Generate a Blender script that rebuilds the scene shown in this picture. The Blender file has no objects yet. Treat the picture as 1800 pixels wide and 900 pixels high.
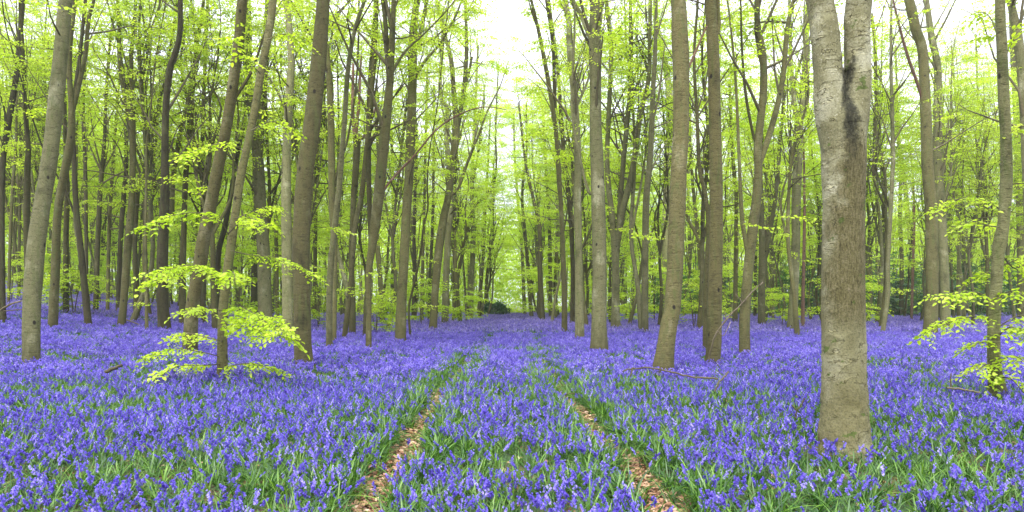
import bpy, math, random
import numpy as np
from mathutils import Vector
R = math.radians
rng = np.random.default_rng(7)
random.seed(7)
scn = bpy.context.scene
C = scn.collection

# ------------------------------------------------------------------ camera, world, sun, exposure
EYE, F, HOR = 1.6, 1173.0, 536.0
cd = bpy.data.cameras.new("camera"); cam = bpy.data.objects.new("camera", cd); C.objects.link(cam)
cam.location = (0, 0, EYE); cam.rotation_euler = (R(90), 0, 0)
cd.sensor_width = 36; cd.lens = 36 * F / 1800; cd.shift_y = (HOR - 450) / 1800
cd.clip_start = 0.1; cd.clip_end = 6000
scn.camera = cam
SUN_EL, SUN_AZ = R(52), R(200)      # azimuth clockwise from +Y: high, behind the camera and a little left
w = bpy.data.worlds.new("World"); scn.world = w; w.use_nodes = True
nt = w.node_tree; nt.nodes.clear()
o_ = nt.nodes.new("ShaderNodeOutputWorld"); bg = nt.nodes.new("ShaderNodeBackground")
sky = nt.nodes.new("ShaderNodeTexSky"); sky.sky_type = 'NISHITA'; sky.sun_disc = False
sky.sun_elevation = SUN_EL; sky.sun_rotation = SUN_AZ; sky.dust_density = 2.5; sky.air_density = 1.0
tc = nt.nodes.new("ShaderNodeTexCoord"); nz = nt.nodes.new("ShaderNodeTexNoise")
nz.inputs["Scale"].default_value = 2.3; nz.inputs["Detail"].default_value = 6
rp = nt.nodes.new("ShaderNodeMapRange"); rp.inputs[1].default_value = .3; rp.inputs[2].default_value = .62
rp.inputs[3].default_value = .55; rp.inputs[4].default_value = .97
mx = nt.nodes.new("ShaderNodeMix"); mx.data_type = 'RGBA'
mx.inputs[7].default_value = (9.5, 9.7, 10.9, 1)
L = nt.links.new
L(tc.outputs["Generated"], nz.inputs["Vector"]); L(nz.outputs[0], rp.inputs[0]); L(rp.outputs[0], mx.inputs[0])
L(sky.outputs[0], mx.inputs[6])
# overcast: about three times brighter overhead than at the horizon
sx = nt.nodes.new("ShaderNodeSeparateXYZ"); L(tc.outputs["Generated"], sx.inputs[0])
gr = nt.nodes.new("ShaderNodeMapRange"); gr.inputs[1].default_value = 0; gr.inputs[2].default_value = 1; gr.inputs[3].default_value = .46; gr.inputs[4].default_value = 1.3; L(sx.outputs[2], gr.inputs[0])
n2 = nt.nodes.new("ShaderNodeTexNoise"); n2.inputs["Scale"].default_value = 7; n2.inputs["Detail"].default_value = 5; L(tc.outputs["Generated"], n2.inputs["Vector"])
m2r = nt.nodes.new("ShaderNodeMapRange"); m2r.inputs[1].default_value = .35; m2r.inputs[2].default_value = .65; m2r.inputs[3].default_value = .8; m2r.inputs[4].default_value = 1.15; L(n2.outputs[0], m2r.inputs[0])
mu = nt.nodes.new("ShaderNodeMath"); mu.operation = 'MULTIPLY'; L(gr.outputs[0], mu.inputs[0]); L(m2r.outputs[0], mu.inputs[1])
vm = nt.nodes.new("ShaderNodeVectorMath"); vm.operation = 'SCALE'; L(mx.outputs[2], vm.inputs[0]); L(mu.outputs[0], vm.inputs["Scale"]); L(vm.outputs[0], bg.inputs[0])
L(bg.outputs[0], o_.inputs[0])
bg.inputs[1].default_value = 0.15
sd = bpy.data.lights.new("sun", 'SUN'); sun = bpy.data.objects.new("sun", sd); C.objects.link(sun)
sd.energy = 1.5; sd.angle = R(12); sd.color = (1, .96, .88)
sdir = Vector((math.sin(SUN_AZ) * math.cos(SUN_EL), math.cos(SUN_AZ) * math.cos(SUN_EL), math.sin(SUN_EL)))
sun.rotation_euler = (-sdir).to_track_quat('-Z', 'Y').to_euler()
vs = scn.view_settings; vs.view_transform = 'Standard'; vs.look = 'None'; vs.gamma = 1; vs.use_curve_mapping = False
vs.exposure = 1.27
cy = scn.cycles
cy.max_bounces = 10; cy.diffuse_bounces = 7; cy.glossy_bounces = 2; cy.transmission_bounces = 4; cy.transparent_max_bounces = 4
cy.use_denoising = True; cy.caustics_reflective = False; cy.caustics_refractive = False
scn.render.use_persistent_data = False

# ------------------------------------------------------------------ small maths
def hash2(ix, iy, s):
    h = (ix.astype(np.int64) * 374761393 + iy.astype(np.int64) * 668265263 + s * 974711) & 0xffffffff
    h = ((h ^ (h >> 13)) * 1274126177) & 0xffffffff
    return ((h ^ (h >> 16)) & 0xffffff) / float(0xffffff)
def vnoise(x, y, s=0):
    ix = np.floor(x); iy = np.floor(y); fx = x - ix; fy = y - iy
    fx = fx * fx * (3 - 2 * fx); fy = fy * fy * (3 - 2 * fy)
    a = hash2(ix, iy, s); b = hash2(ix + 1, iy, s); c = hash2(ix, iy + 1, s); d = hash2(ix + 1, iy + 1, s)
    return (a * (1 - fx) + b * fx) * (1 - fy) + (c * (1 - fx) + d * fx) * fy
def fbm(x, y, s=0, o=3):
    t = 0; a = 1; n = 0
    for i in range(o):
        t = t + a * vnoise(x * 2 ** i, y * 2 ** i, s + i * 17); n += a; a *= .5
    return t / n
def sstep(a, b, x):
    t = np.clip((x - a) / (b - a), 0, 1); return t * t * (3 - 2 * t)
def track_x(Y):       # centre line of the ride
    return -0.004 * np.maximum(Y - 30, 0) - 0.05 * np.sin(Y * .35)
RUT_Y = (3, 4.2, 5.3, 6.9, 8.8, 12.3, 18, 29, 60, 110); RUT_L = (-1.05, -1.07, -1.12, -1.17, -1.21, -1.28, -1.2, -1.15, -1.3, -1.6); RUT_R = (1.2, 1.2, 1.17, 1.15, 1.02, .90, .90, 1.1, 1.1, .8)
def rut_x(Y, right):
    return np.where(right, np.interp(Y, RUT_Y, RUT_R), np.interp(Y, RUT_Y, RUT_L)) + .05 * np.sin(Y * 1.9 + 2 * right)
def rut_dist(X, Y):
    return np.minimum(np.abs(X - rut_x(Y, 0)), np.abs(X - rut_x(Y, 1))) + .15 * (vnoise(X * 2.3, Y * 2.3, 77) - .30)
def ground(X, Y):
    X = np.asarray(X, float); Y = np.asarray(Y, float)
    s = -X - 0.38 * Y
    z = .125 * (np.log1p(np.exp(np.clip(s / 2.5, -30, 30))) * 2.5) * sstep(12, 42, Y)
    z = np.minimum(z, 5.5) * (1 - sstep(150, 300, Y))
    z = z + .10 * (fbm(X * .35, Y * .35, 3) - .5) * sstep(.3, 1.2, rut_dist(X, Y)) - .06 * np.exp(-(rut_dist(X, Y) / .22) ** 2)
    return z
def base_depth(x, yb):
    Y = np.linspace(4, 98, 1200); X = (x - 900) / F * Y
    py = HOR - (ground(X, Y) + .26 - EYE) / Y * F
    i = np.argmax(py <= yb) if np.any(py <= yb) else len(Y) - 1
    return float(Y[i])
def W(x, y, Y):
    return np.array(((x - 900) / F * Y, Y, EYE - (y - HOR) / F * Y))

# ------------------------------------------------------------------ mesh building
class MB:
    def __init__(s): s.v = []; s.q = []; s.t = []; s.qa = []; s.ta = []; s.qm = []; s.tm = []; s.n = 0
    def add(s, v, q=None, t=None, tint=.5, mat=0):
        v = np.asarray(v, np.float32).reshape(-1, 3)
        if q is not None and len(q):
            q = np.asarray(q, np.int64); s.q.append(q + s.n)
            s.qa.append(np.broadcast_to(np.asarray(tint, np.float32), (len(q),))); s.qm.append(np.broadcast_to(np.asarray(mat), (len(q),)))
        if t is not None and len(t):
            t = np.asarray(t, np.int64); s.t.append(t + s.n)
            s.ta.append(np.broadcast_to(np.asarray(tint, np.float32), (len(t),))); s.tm.append(np.broadcast_to(np.asarray(mat), (len(t),)))
        s.v.append(v); s.n += len(v)
    def arrays(s):
        v = np.concatenate(s.v) if s.v else np.zeros((0, 3), np.float32)
        q = np.concatenate(s.q) if s.q else np.zeros((0, 4), np.int64); t = np.concatenate(s.t) if s.t else np.zeros((0, 3), np.int64)
        a = np.concatenate(s.qa + s.ta) if s.qa or s.ta else np.zeros(0); m = np.concatenate(s.qm + s.tm) if s.qm or s.tm else np.zeros(0)
        return v, q, t, a, m
    def mesh(s, name, mats, smooth=True):
        v, q, t, a, m = s.arrays()
        me = bpy.data.meshes.new(name)
        me.vertices.add(len(v)); me.vertices.foreach_set("co", v.astype(np.float32).ravel())
        nl = len(q) * 4 + len(t) * 3
        me.loops.add(nl); me.loops.foreach_set("vertex_index", np.concatenate([q.ravel(), t.ravel()]).astype(np.int32))
        me.polygons.add(len(q) + len(t))
        st = np.concatenate([np.arange(len(q)) * 4, len(q) * 4 + np.arange(len(t)) * 3]).astype(np.int32)
        me.polygons.foreach_set("loop_start", st)
        me.polygons.foreach_set("material_index", m.astype(np.int32))
        me.polygons.foreach_set("use_smooth", np.full(len(st), smooth))
        at = me.attributes.new("tint", 'FLOAT', 'FACE'); at.data.foreach_set("value", a.astype(np.float32))
        me.update(calc_edges=True)
        for k in mats: me.materials.append(k)
        return me
def link(name, me, parent=None, loc=None):
    o = bpy.data.objects.new(name, me); C.objects.link(o)
    if parent is not None: o.parent = parent
    if loc is not None: o.location = loc
    return o
def tag(o, label=None, cat=None, group=None, kind=None):
    if label: o["label"] = label
    if cat: o["category"] = cat
    if group: o["group"] = group
    if kind: o["kind"] = kind
    return o
def empty(name, loc, rz=0.):
    o = bpy.data.objects.new(name, None); C.objects.link(o); o.location = loc; o.rotation_euler = (0, 0, rz)
    o.empty_display_size = .3
    return o
def catmull(P, n_per):
    P = np.asarray(P, float)
    if len(P) < 3: return np.array([P[0] * (1 - t) + P[-1] * t for t in np.linspace(0, 1, n_per + 1)])
    E = np.vstack([2 * P[0] - P[1], P, 2 * P[-1] - P[-2]]); out = []
    for i in range(1, len(E) - 2):
        p0, p1, p2, p3 = E[i - 1], E[i], E[i + 1], E[i + 2]
        for t in np.arange(n_per) / n_per:
            out.append(.5 * (2 * p1 + (p2 - p0) * t + (2 * p0 - 5 * p1 + 4 * p2 - p3) * t * t + (3 * p1 - p0 - 3 * p2 + p3) * t ** 3))
    out.append(P[-1]); return np.array(out)
def tube(mb, P, rad, sides=8, bump=0., seed=0, tint=.5, mat=0, cap=True):
    P = np.asarray(P, float); n = len(P); rad = np.asarray(rad, float)
    T = np.gradient(P, axis=0); T /= np.linalg.norm(T, axis=1)[:, None] + 1e-9
    ref = np.array((0, 1., 0)) if abs(T[:, 2]).mean() > .5 else np.array((0, 0, 1.))
    U = np.cross(ref, T); U /= np.linalg.norm(U, axis=1)[:, None] + 1e-9; V = np.cross(T, U)
    a = np.linspace(0, 2 * math.pi, sides, endpoint=False)
    rr = np.repeat(rad[:, None], sides, 1)
    if bump > 0:
        s = np.concatenate([[0], np.cumsum(np.linalg.norm(np.diff(P, axis=0), axis=1))])
        ca = np.cos(a)[None] * 1.3 + seed * 7.3; sa = np.sin(a)[None] * 1.3
        nn = fbm(ca + s[:, None] * .9, sa + s[:, None] * 1.7, seed) - .5
        ring = fbm(s[:, None] * 7 + 0 * ca, ca * .6 + sa * .6, seed + 5, 2) - .5
        rr = rr * (1 + bump * (nn * 1.6 + ring * .6))
    v = P[:, None] + rr[..., None] * (np.cos(a)[None, :, None] * U[:, None] + np.sin(a)[None, :, None] * V[:, None])
    i = np.arange(n - 1)[:, None] * sides; j = np.arange(sides)[None]; k = (j + 1) % sides
    q = np.stack([i + j, i + k, i + sides + k, i + sides + j], -1).reshape(-1, 4)
    vv = v.reshape(-1, 3)
    t = None
    if cap:
        vv = np.vstack([vv, P[-1] + T[-1] * rad[-1] * .4]); b = (n - 1) * sides
        t = np.stack([b + np.arange(sides), b + (np.arange(sides) + 1) % sides, np.full(sides, len(vv) - 1)], -1)
    if cap == 2:
        vv = np.vstack([vv, P[0]]); t = np.vstack([t, np.stack([(np.arange(sides) + 1) % sides, np.arange(sides), np.full(sides, len(vv) - 1)], -1)])
    mb.add(vv, q, t, tint, mat)

# ------------------------------------------------------------------ materials
def mat(name):
    m = bpy.data.materials.new(name); m.use_nodes = True; nt = m.node_tree; nt.nodes.clear()
    return m, nt, nt.nodes.new, nt.links.new
def ramp(nt, stops):
    r = nt.nodes.new("ShaderNodeValToRGB"); e = r.color_ramp.elements
    e[0].position, e[0].color = stops[0][0], (*stops[0][1], 1); e[1].position, e[1].color = stops[-1][0], (*stops[-1][1], 1)
    for p, c in stops[1:-1]:
        k = e.new(p); k.color = (*c, 1)
    return r
def petal_like(name, stops, trans=.4, tcol=None, rough=.6, gloss=.04):
    m, nt, N, K = mat(name)
    at = N("ShaderNodeAttribute"); at.attribute_name = "tint"
    oi = N("ShaderNodeObjectInfo")
    ad = N("ShaderNodeMath"); ad.operation = 'MULTIPLY_ADD'; ad.inputs[1].default_value = .34; 
    K(oi.outputs["Random"], ad.inputs[0]); K(at.outputs["Fac"], ad.inputs[2])
    sb = N("ShaderNodeMath"); sb.operation = 'SUBTRACT'; sb.inputs[1].default_value = .17; K(ad.outputs[0], sb.inputs[0])
    r = ramp(nt, stops); K(sb.outputs[0], r.inputs[0])
    d = N("ShaderNodeBsdfDiffuse"); t = N("ShaderNodeBsdfTranslucent"); g = N("ShaderNodeBsdfGlossy"); g.inputs["Roughness"].default_value = .45
    K(r.outputs[0], d.inputs[0])
    hs = N("ShaderNodeMix"); hs.data_type = 'RGBA'; hs.blend_type = 'MULTIPLY'; hs.inputs[0].default_value = 1
    hs.inputs[7].default_value = (*(tcol or (1, 1, 1)), 1); K(r.outputs[0], hs.inputs[6]); K(hs.outputs[2], t.inputs[0])
    m1 = N("ShaderNodeMixShader"); m1.inputs[0].default_value = trans; K(d.outputs[0], m1.inputs[1]); K(t.outputs[0], m1.inputs[2])
    m2 = N("ShaderNodeMixShader"); m2.inputs[0].default_value = gloss; K(m1.outputs[0], m2.inputs[1]); K(g.outputs[0], m2.inputs[2])
    o = N("ShaderNodeOutputMaterial"); K(m2.outputs[0], o.inputs[0]); return m
LEAF = petal_like("beech_leaf", [(0, (.27, .42, .014)), (.3, (.44, .62, .026)), (.65, (.57, .74, .05)), (1, (.69, .82, .11))], .58, (1.05, 1.06, .85), gloss=.03)
LEAFDARK = petal_like("evergreen_leaf", [(0, (.02, .06, .015)), (.5, (.045, .12, .03)), (1, (.09, .21, .045))], .25, gloss=.06)
LEAFMID = petal_like("shrub_leaf", [(0, (.035, .12, .010)), (.5, (.08, .22, .016)), (1, (.16, .36, .025))], .4)
BELL = petal_like("bluebell_petal", [(0, (.07, .038, .33)), (.35, (.145, .098, .60)), (.65, (.265, .20, .78)), (1, (.53, .46, .90))], .35, gloss=.02)
BLADE = petal_like("bluebell_blade", [(0, (.02, .075, .008)), (.5, (.045, .15, .011)), (1, (.22, .42, .03))], .38, gloss=.06)
STEM = petal_like("bluebell_stem", [(0, (.05, .11, .05)), (1, (.10, .17, .10))], .1)
DRY = petal_like("dry_leaf", [(0, (.08, .045, .03)), (.3, (.26, .135, .075)), (.65, (.55, .31, .18)), (1, (.80, .57, .40))], .15, gloss=.03)

def bark_mat(name, base, dark, light, moss=(.085, .115, .03), mossk=.55, rough=False, bump=.8):
    m, nt, N, K = mat(name)
    tcn = N("ShaderNodeTexCoord"); oi = N("ShaderNodeObjectInfo")
    off = N("ShaderNodeVectorMath"); off.operation = 'ADD'; K(tcn.outputs["Object"], off.inputs[0])
    cmb = N("ShaderNodeMath"); cmb.operation = 'MULTIPLY'; cmb.inputs[1].default_value = 37; K(oi.outputs["Random"], cmb.inputs[0]); K(cmb.outputs[0], off.inputs[1])
    def noise(scale, sx, sy, sz, detail=4, rough_=.55):
        mp = N("ShaderNodeMapping"); mp.inputs["Scale"].default_value = (sx, sy, sz); K(off.outputs[0], mp.inputs[0])
        n = N("ShaderNodeTexNoise"); n.inputs["Scale"].default_value = scale; n.inputs["Detail"].default_value = detail; n.inputs["Roughness"].default_value = rough_
        K(mp.outputs[0], n.inputs["Vector"]); return n
    big = noise(1.6, 1, 1, .6, 5, .65)
    rng_ = noise(2.6, 1.6, 1.6, 7.5, 5, .75)         # horizontal wrinkles
    fine = noise(38, 1, 1, 1.4, 3, .7)
    streak = noise(3.2, 3.5, 3.5, .35, 4, .6)   # vertical stains
    r1 = ramp(nt, [(.30, dark), (.44, base), (.56, base), (.70, light)]); K(big.outputs[0], r1.inputs[0])
    r2 = ramp(nt, [(.34, (.4, .4, .37)), (.43, (1, 1, 1)), (.7, (1.05, 1.04, 1.02))]); K(rng_.outputs[0], r2.inputs[0])
    a = N("ShaderNodeMix"); a.data_type = 'RGBA'; a.blend_type = 'MULTIPLY'; a.inputs[0].default_value = .75; K(r1.outputs[0], a.inputs[6]); K(r2.outputs[0], a.inputs[7])
    r3 = ramp(nt, [(.35, (.5, .5, .48)), (.55, (1, 1, 1))]); K(fine.outputs[0], r3.inputs[0])
    b0 = N("ShaderNodeMix"); b0.data_type = 'RGBA'; b0.blend_type = 'MULTIPLY'; b0.inputs[0].default_value = .65; K(a.outputs[2], b0.inputs[6]); K(r3.outputs[0], b0.inputs[7])
    lines = noise(2.0, 1.3, 1.3, 4.2, 3, .5); rl = ramp(nt, [(.40, (1, 1, 1)), (.49, (.28, .26, .22)), (.56, (1.2, 1.2, 1.15)), (.66, (1, 1, 1))])
    q1 = N("ShaderNodeMath"); q1.operation = 'MULTIPLY'; q1.inputs[1].default_value = 4.5; K(lines.outputs[0], q1.inputs[0]); q2 = N("ShaderNodeMath"); q2.operation = 'FRACT'; K(q1.outputs[0], q2.inputs[0]); K(q2.outputs[0], rl.inputs[0])
    b = N("ShaderNodeMix"); b.data_type = 'RGBA'; b.blend_type = 'MULTIPLY'; b.inputs[0].default_value = .8; K(b0.outputs[2], b.inputs[6]); K(rl.outputs[0], b.inputs[7])
    rs = ramp(nt, [(.5, (0, 0, 0)), (.68, (mossk,) * 3)]); K(streak.outputs[0], rs.inputs[0])
    c = N("ShaderNodeMix"); c.data_type = 'RGBA'; K(rs.outputs[0], c.inputs[0]); K(b.outputs[2], c.inputs[6]); c.inputs[7].default_value = (*moss, 1)
    # sparse dark knots
    mpv = N("ShaderNodeMapping"); mpv.inputs["Scale"].default_value = (1.7, 1.7, 1.05); K(off.outputs[0], mpv.inputs[0])
    vo = N("ShaderNodeTexVoronoi"); vo.inputs["Scale"].default_value = 1.6; K(mpv.outputs[0], vo.inputs["Vector"])
    rv = ramp(nt, [(.075, (1, 1, 1)), (.12, (0, 0, 0))]); K(vo.outputs["Distance"], rv.inputs[0])
    d = N("ShaderNodeMix"); d.data_type = 'RGBA'; K(rv.outputs[0], d.inputs[0]); K(c.outputs[2], d.inputs[6]); d.inputs[7].default_value = (.02, .017, .012, 1)
    last = d.outputs[2]
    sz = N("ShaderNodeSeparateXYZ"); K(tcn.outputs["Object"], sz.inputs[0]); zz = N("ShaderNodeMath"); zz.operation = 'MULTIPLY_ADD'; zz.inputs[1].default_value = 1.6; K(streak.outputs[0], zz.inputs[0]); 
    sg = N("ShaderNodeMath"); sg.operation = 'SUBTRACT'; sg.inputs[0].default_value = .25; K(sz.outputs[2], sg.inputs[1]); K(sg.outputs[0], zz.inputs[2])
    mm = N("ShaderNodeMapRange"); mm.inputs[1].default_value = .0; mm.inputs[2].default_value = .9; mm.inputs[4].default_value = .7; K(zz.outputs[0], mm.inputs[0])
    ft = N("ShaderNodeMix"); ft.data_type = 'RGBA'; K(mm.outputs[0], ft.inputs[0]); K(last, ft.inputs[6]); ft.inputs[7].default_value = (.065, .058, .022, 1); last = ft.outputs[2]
    # each tree a little lighter or darker
    mr = N("ShaderNodeMapRange"); mr.inputs[3].default_value = .65; mr.inputs[4].default_value = 1.3; K(oi.outputs["Random"], mr.inputs[0])
    sc = N("ShaderNodeVectorMath"); sc.operation = 'SCALE'; K(last, sc.inputs[0]); K(mr.outputs[0], sc.inputs["Scale"])
    p = N("ShaderNodeBsdfPrincipled"); p.inputs["Roughness"].default_value = .85; p.inputs["Specular IOR Level"].default_value = .25
    K(sc.outputs[0], p.inputs["Base Color"])
    hs = N("ShaderNodeMath"); hs.operation = 'MULTIPLY_ADD'; hs.inputs[1].default_value = 2.2; K(rng_.outputs[0], hs.inputs[0]); K(fine.outputs[0], hs.inputs[2])
    hgt = hs.outputs[0]
    bp = N("ShaderNodeBump"); bp.inputs["Strength"].default_value = bump; bp.inputs["Distance"].default_value = .03; K(hgt, bp.inputs["Height"]); K(bp.outputs[0], p.inputs["Normal"])
    o = N("ShaderNodeOutputMaterial"); K(p.outputs[0], o.inputs[0]); return m
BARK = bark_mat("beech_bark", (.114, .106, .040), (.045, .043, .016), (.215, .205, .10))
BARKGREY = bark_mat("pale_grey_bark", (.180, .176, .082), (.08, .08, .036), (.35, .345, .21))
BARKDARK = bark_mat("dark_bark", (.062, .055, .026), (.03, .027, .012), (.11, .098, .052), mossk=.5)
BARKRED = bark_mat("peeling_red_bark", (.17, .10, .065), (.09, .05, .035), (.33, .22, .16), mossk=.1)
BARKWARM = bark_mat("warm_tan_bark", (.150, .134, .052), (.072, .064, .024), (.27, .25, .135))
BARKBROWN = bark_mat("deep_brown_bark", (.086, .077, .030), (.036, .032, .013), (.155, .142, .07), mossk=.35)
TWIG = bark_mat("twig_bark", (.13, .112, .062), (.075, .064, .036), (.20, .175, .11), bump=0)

# the big forked tree: smooth pale bark, a rough brown face and a black wet run below the fork
def big_bark():
    m, nt, N, K = mat("forked_tree_bark")
    g = N("ShaderNodeTexCoord"); sep = N("ShaderNodeSeparateXYZ"); K(g.outputs["Object"], sep.inputs[0])
    def noise(scale, s3, detail=5, rr=.6):
        mp = N("ShaderNodeMapping"); mp.inputs["Scale"].default_value = s3; K(g.outputs["Object"], mp.inputs[0])
        n = N("ShaderNodeTexNoise"); n.inputs["Scale"].default_value = scale; n.inputs["Detail"].default_value = detail; n.inputs["Roughness"].default_value = rr
        K(mp.outputs[0], n.inputs["Vector"]); return n
    def M(op, a, b=None, c=None):
        q = N("ShaderNodeMath"); q.operation = op
        for i, x in enumerate((a, b, c)):
            if x is None: continue
            if isinstance(x, (int, float)): q.inputs[i].default_value = x
            else: K(x, q.inputs[i])
        return q.outputs[0]
    def MX(f, a, b, mode='MIX'):
        q = N("ShaderNodeMix"); q.data_type = 'RGBA'; q.blend_type = mode
        if isinstance(f, (int, float)): q.inputs[0].default_value = f
        else: K(f, q.inputs[0])
        for i, x in ((6, a), (7, b)):
            if isinstance(x, tuple): q.inputs[i].default_value = (*x, 1)
            else: K(x, q.inputs[i])
        return q.outputs[2]
    def band(v, a, b):
        q = N("ShaderNodeMapRange"); q.interpolation_type = 'SMOOTHSTEP'; K(v, q.inputs[0]); q.inputs[1].default_value = a; q.inputs[2].default_value = b; return q.outputs[0]
    big = noise(2.6, (1, 1, .8)); wr = noise(2.6, (1.3, 1.3, 7.5), 5, .72); fine = noise(60, (1, 1, 1), 3, .7); vert = noise(11, (4.5, 4.5, 1.1), 6, .75); edge = noise(3.2, (1, 1, 1), 6, .7)
    x, z = sep.outputs[0], sep.outputs[2]
    r1 = ramp(nt, [(.3, (.12, .112, .052)), (.5, (.215, .205, .11)), (.70, (.40, .39, .27))]); K(big.outputs[0], r1.inputs[0])
    wrr = ramp(nt, [(.33, (.35, .33, .29)), (.41, (1, 1, 1))]); K(wr.outputs[0], wrr.inputs[0])
    ln = noise(1.7, (1.2, 1.2, 4.6), 4, .5); lr = ramp(nt, [(.43, (1, 1, 1)), (.49, (.15, .13, .10)), (.55, (1.35, 1.32, 1.22)), (.66, (1, 1, 1))]); gate = band(big.outputs[0], .42, .55); lf = M('FRACT', M('MULTIPLY', ln.outputs[0], 5.5)); K(M('ADD', M('MULTIPLY', lf, gate), M('MULTIPLY', M('SUBTRACT', 1., gate), .1)), lr.inputs[0])
    smooth = MX(.15, r1.outputs[0], wrr.outputs[0], 'MULTIPLY'); smooth = MX(.85, smooth, lr.outputs[0], 'MULTIPLY')
    spk = ramp(nt, [(.63, (0, 0, 0)), (.70, (.6, .6, .6))]); K(fine.outputs[0], spk.inputs[0]); smooth = MX(M('MULTIPLY', spk.outputs[0], band(z, 1.8, 3.2)), smooth, (.62, .60, .54))
    r4 = ramp(nt, [(.34, (.035, .03, .014)), (.45, (.12, .107, .040)), (.70, (.23, .20, .11))]); K(vert.outputs[0], r4.inputs[0])
    # rough face: x > wandering edge, 1.2 < z < 3.4
    wob = M('MULTIPLY', M('SUBTRACT', edge.outputs[0], .5), .5)
    xr = M('ADD', x, wob); zr = M('ADD', z, M('MULTIPLY', wob, 1.2))
    up = band(M('ADD', zr, M('MULTIPLY', xr, .7)), 3.38, 3.2)
    rough = M('MULTIPLY', band(M('ADD', xr, M('MULTIPLY', M('SUBTRACT', 2.6, z), .06)), -.24, -.10), M('MULTIPLY', up, band(zr, 1.2, 1.7)))
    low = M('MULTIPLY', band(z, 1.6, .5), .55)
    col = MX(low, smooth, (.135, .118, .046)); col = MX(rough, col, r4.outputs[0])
    # black run under the fork
    bl = M('MULTIPLY', band(M('ABSOLUTE', M('ADD', M('SUBTRACT', x, -.035), M('MULTIPLY', wob, .6))), .105, .03), M('MULTIPLY', band(zr, 4.15, 4.02), band(zr, 2.75, 3.5)))
    speck = ramp(nt, [(.42, (.15, .15, .15)), (.55, (1, 1, 1))]); K(fine.outputs[0], speck.inputs[0])
    front = band(sep.outputs[1], .05, -.02)
    sp2 = ramp(nt, [(.44, (1, 1, 1)), (.66, (.7, .7, .7))]); K(vert.outputs[0], sp2.inputs[0])
    col = MX(M('MULTIPLY', M('MULTIPLY', bl, front), sp2.outputs[0]), col, (.018, .018, .010))
    ms = noise(5, (1, 1, 1.3), 4); mr = ramp(nt, [(.63, (0, 0, 0)), (.66, (.85, .85, .85))]); K(ms.outputs[0], mr.inputs[0])
    col = MX(mr.outputs[0], col, (.075, .11, .02))
    fr = ramp(nt, [(.36, (.35, .35, .33)), (.52, (1.05, 1.05, 1.05))]); K(fine.outputs[0], fr.inputs[0])
    col = MX(.6, col, fr.outputs[0], 'MULTIPLY')
    p = N("ShaderNodeBsdfPrincipled"); p.inputs["Roughness"].default_value = .85; p.inputs["Specular IOR Level"].default_value = .25; K(col, p.inputs["Base Color"])
    hg = M('ADD', M('MULTIPLY', lr.outputs[0], M('SUBTRACT', .8, M('MULTIPLY', rough, .4))), M('ADD', M('MULTIPLY', M('MULTIPLY', vert.outputs[0], rough), 2.2), M('MULTIPLY', fine.outputs[0], .5)))
    bp = N("ShaderNodeBump"); bp.inputs["Strength"].default_value = .7; bp.inputs["Distance"].default_value = .03; K(hg, bp.inputs["Height"]); K(bp.outputs[0], p.inputs["Normal"])
    o = N("ShaderNodeOutputMaterial"); K(p.outputs[0], o.inputs[0]); return m
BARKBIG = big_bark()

def ground_mat():
    m, nt, N, K = mat("woodland_floor")
    g = N("ShaderNodeNewGeometry")
    a = N("ShaderNodeTexNoise"); a.inputs["Scale"].default_value = 14; a.inputs["Detail"].default_value = 6; a.inputs["Roughness"].default_value = .7; K(g.outputs["Position"], a.inputs["Vector"])
    vo = N("ShaderNodeTexVoronoi"); vo.inputs["Scale"].default_value = 22; K(g.outputs["Position"], vo.inputs["Vector"])
    r = ramp(nt, [(.3, (.035, .022, .012)), (.5, (.11, .065, .035)), (.7, (.24, .15, .085))]); K(a.outputs[0], r.inputs[0])
    mxn = N("ShaderNodeMix"); mxn.data_type = 'RGBA'; mxn.blend_type = 'OVERLAY'; mxn.inputs[0].default_value = .35; K(r.outputs[0], mxn.inputs[6]); K(vo.outputs["Color"], mxn.inputs[7])
    b = N("ShaderNodeTexNoise"); b.inputs["Scale"].default_value = .9; b.inputs["Detail"].default_value = 5; K(g.outputs["Position"], b.inputs["Vector"])
    rb = ramp(nt, [(.42, (0, 0, 0)), (.6, (1, 1, 1))]); K(b.outputs[0], rb.inputs[0])
    c = N("ShaderNodeMix"); c.data_type = 'RGBA'; K(rb.outputs[0], c.inputs[0]); K(mxn.outputs[2], c.inputs[6]); c.inputs[7].default_value = (.03, .065, .015, 1)
    p = N("ShaderNodeBsdfPrincipled"); p.inputs["Roughness"].default_value = .95; K(c.outputs[2], p.inputs["Base Color"])
    bp = N("ShaderNodeBump"); bp.inputs["Strength"].default_value = .7; bp.inputs["Distance"].default_value = .03; K(vo.outputs["Distance"], bp.inputs["Height"]); K(bp.outputs[0], p.inputs["Normal"])
    o = N("ShaderNodeOutputMaterial"); K(p.outputs[0], o.inputs[0]); return m

# ------------------------------------------------------------------ ground: one sheet out to the horizon
def axis(near, far, step, n):
    a = np.arange(-near, near + 1e-6, step); t = near * (far / near) ** (np.arange(1, n + 1) / n)
    return np.concatenate([-t[::-1], a, t])
gx = axis(8, 2500, .1, 60); gy_ = np.concatenate([-(3 * (2500 / 3) ** (np.arange(20, 0, -1) / 20)), np.arange(-3, 14, .14), 14 * (2500 / 14) ** (np.arange(0, 121) / 120)])
GX, GY = np.meshgrid(gx, gy_); GZ = ground(GX, GY)
mb = MB(); nx = len(gx); ny = len(gy_)
i = (np.arange(ny - 1)[:, None] * nx + np.arange(nx - 1)[None]).ravel()
mb.add(np.stack([GX, GY, GZ], -1).reshape(-1, 3), np.stack([i, i + 1, i + nx + 1, i + nx], -1))
tag(link("ground", mb.mesh("ground", [ground_mat()])), kind="structure", label="woodland floor of dark soil and leaf mould rising gently at one side")

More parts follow.
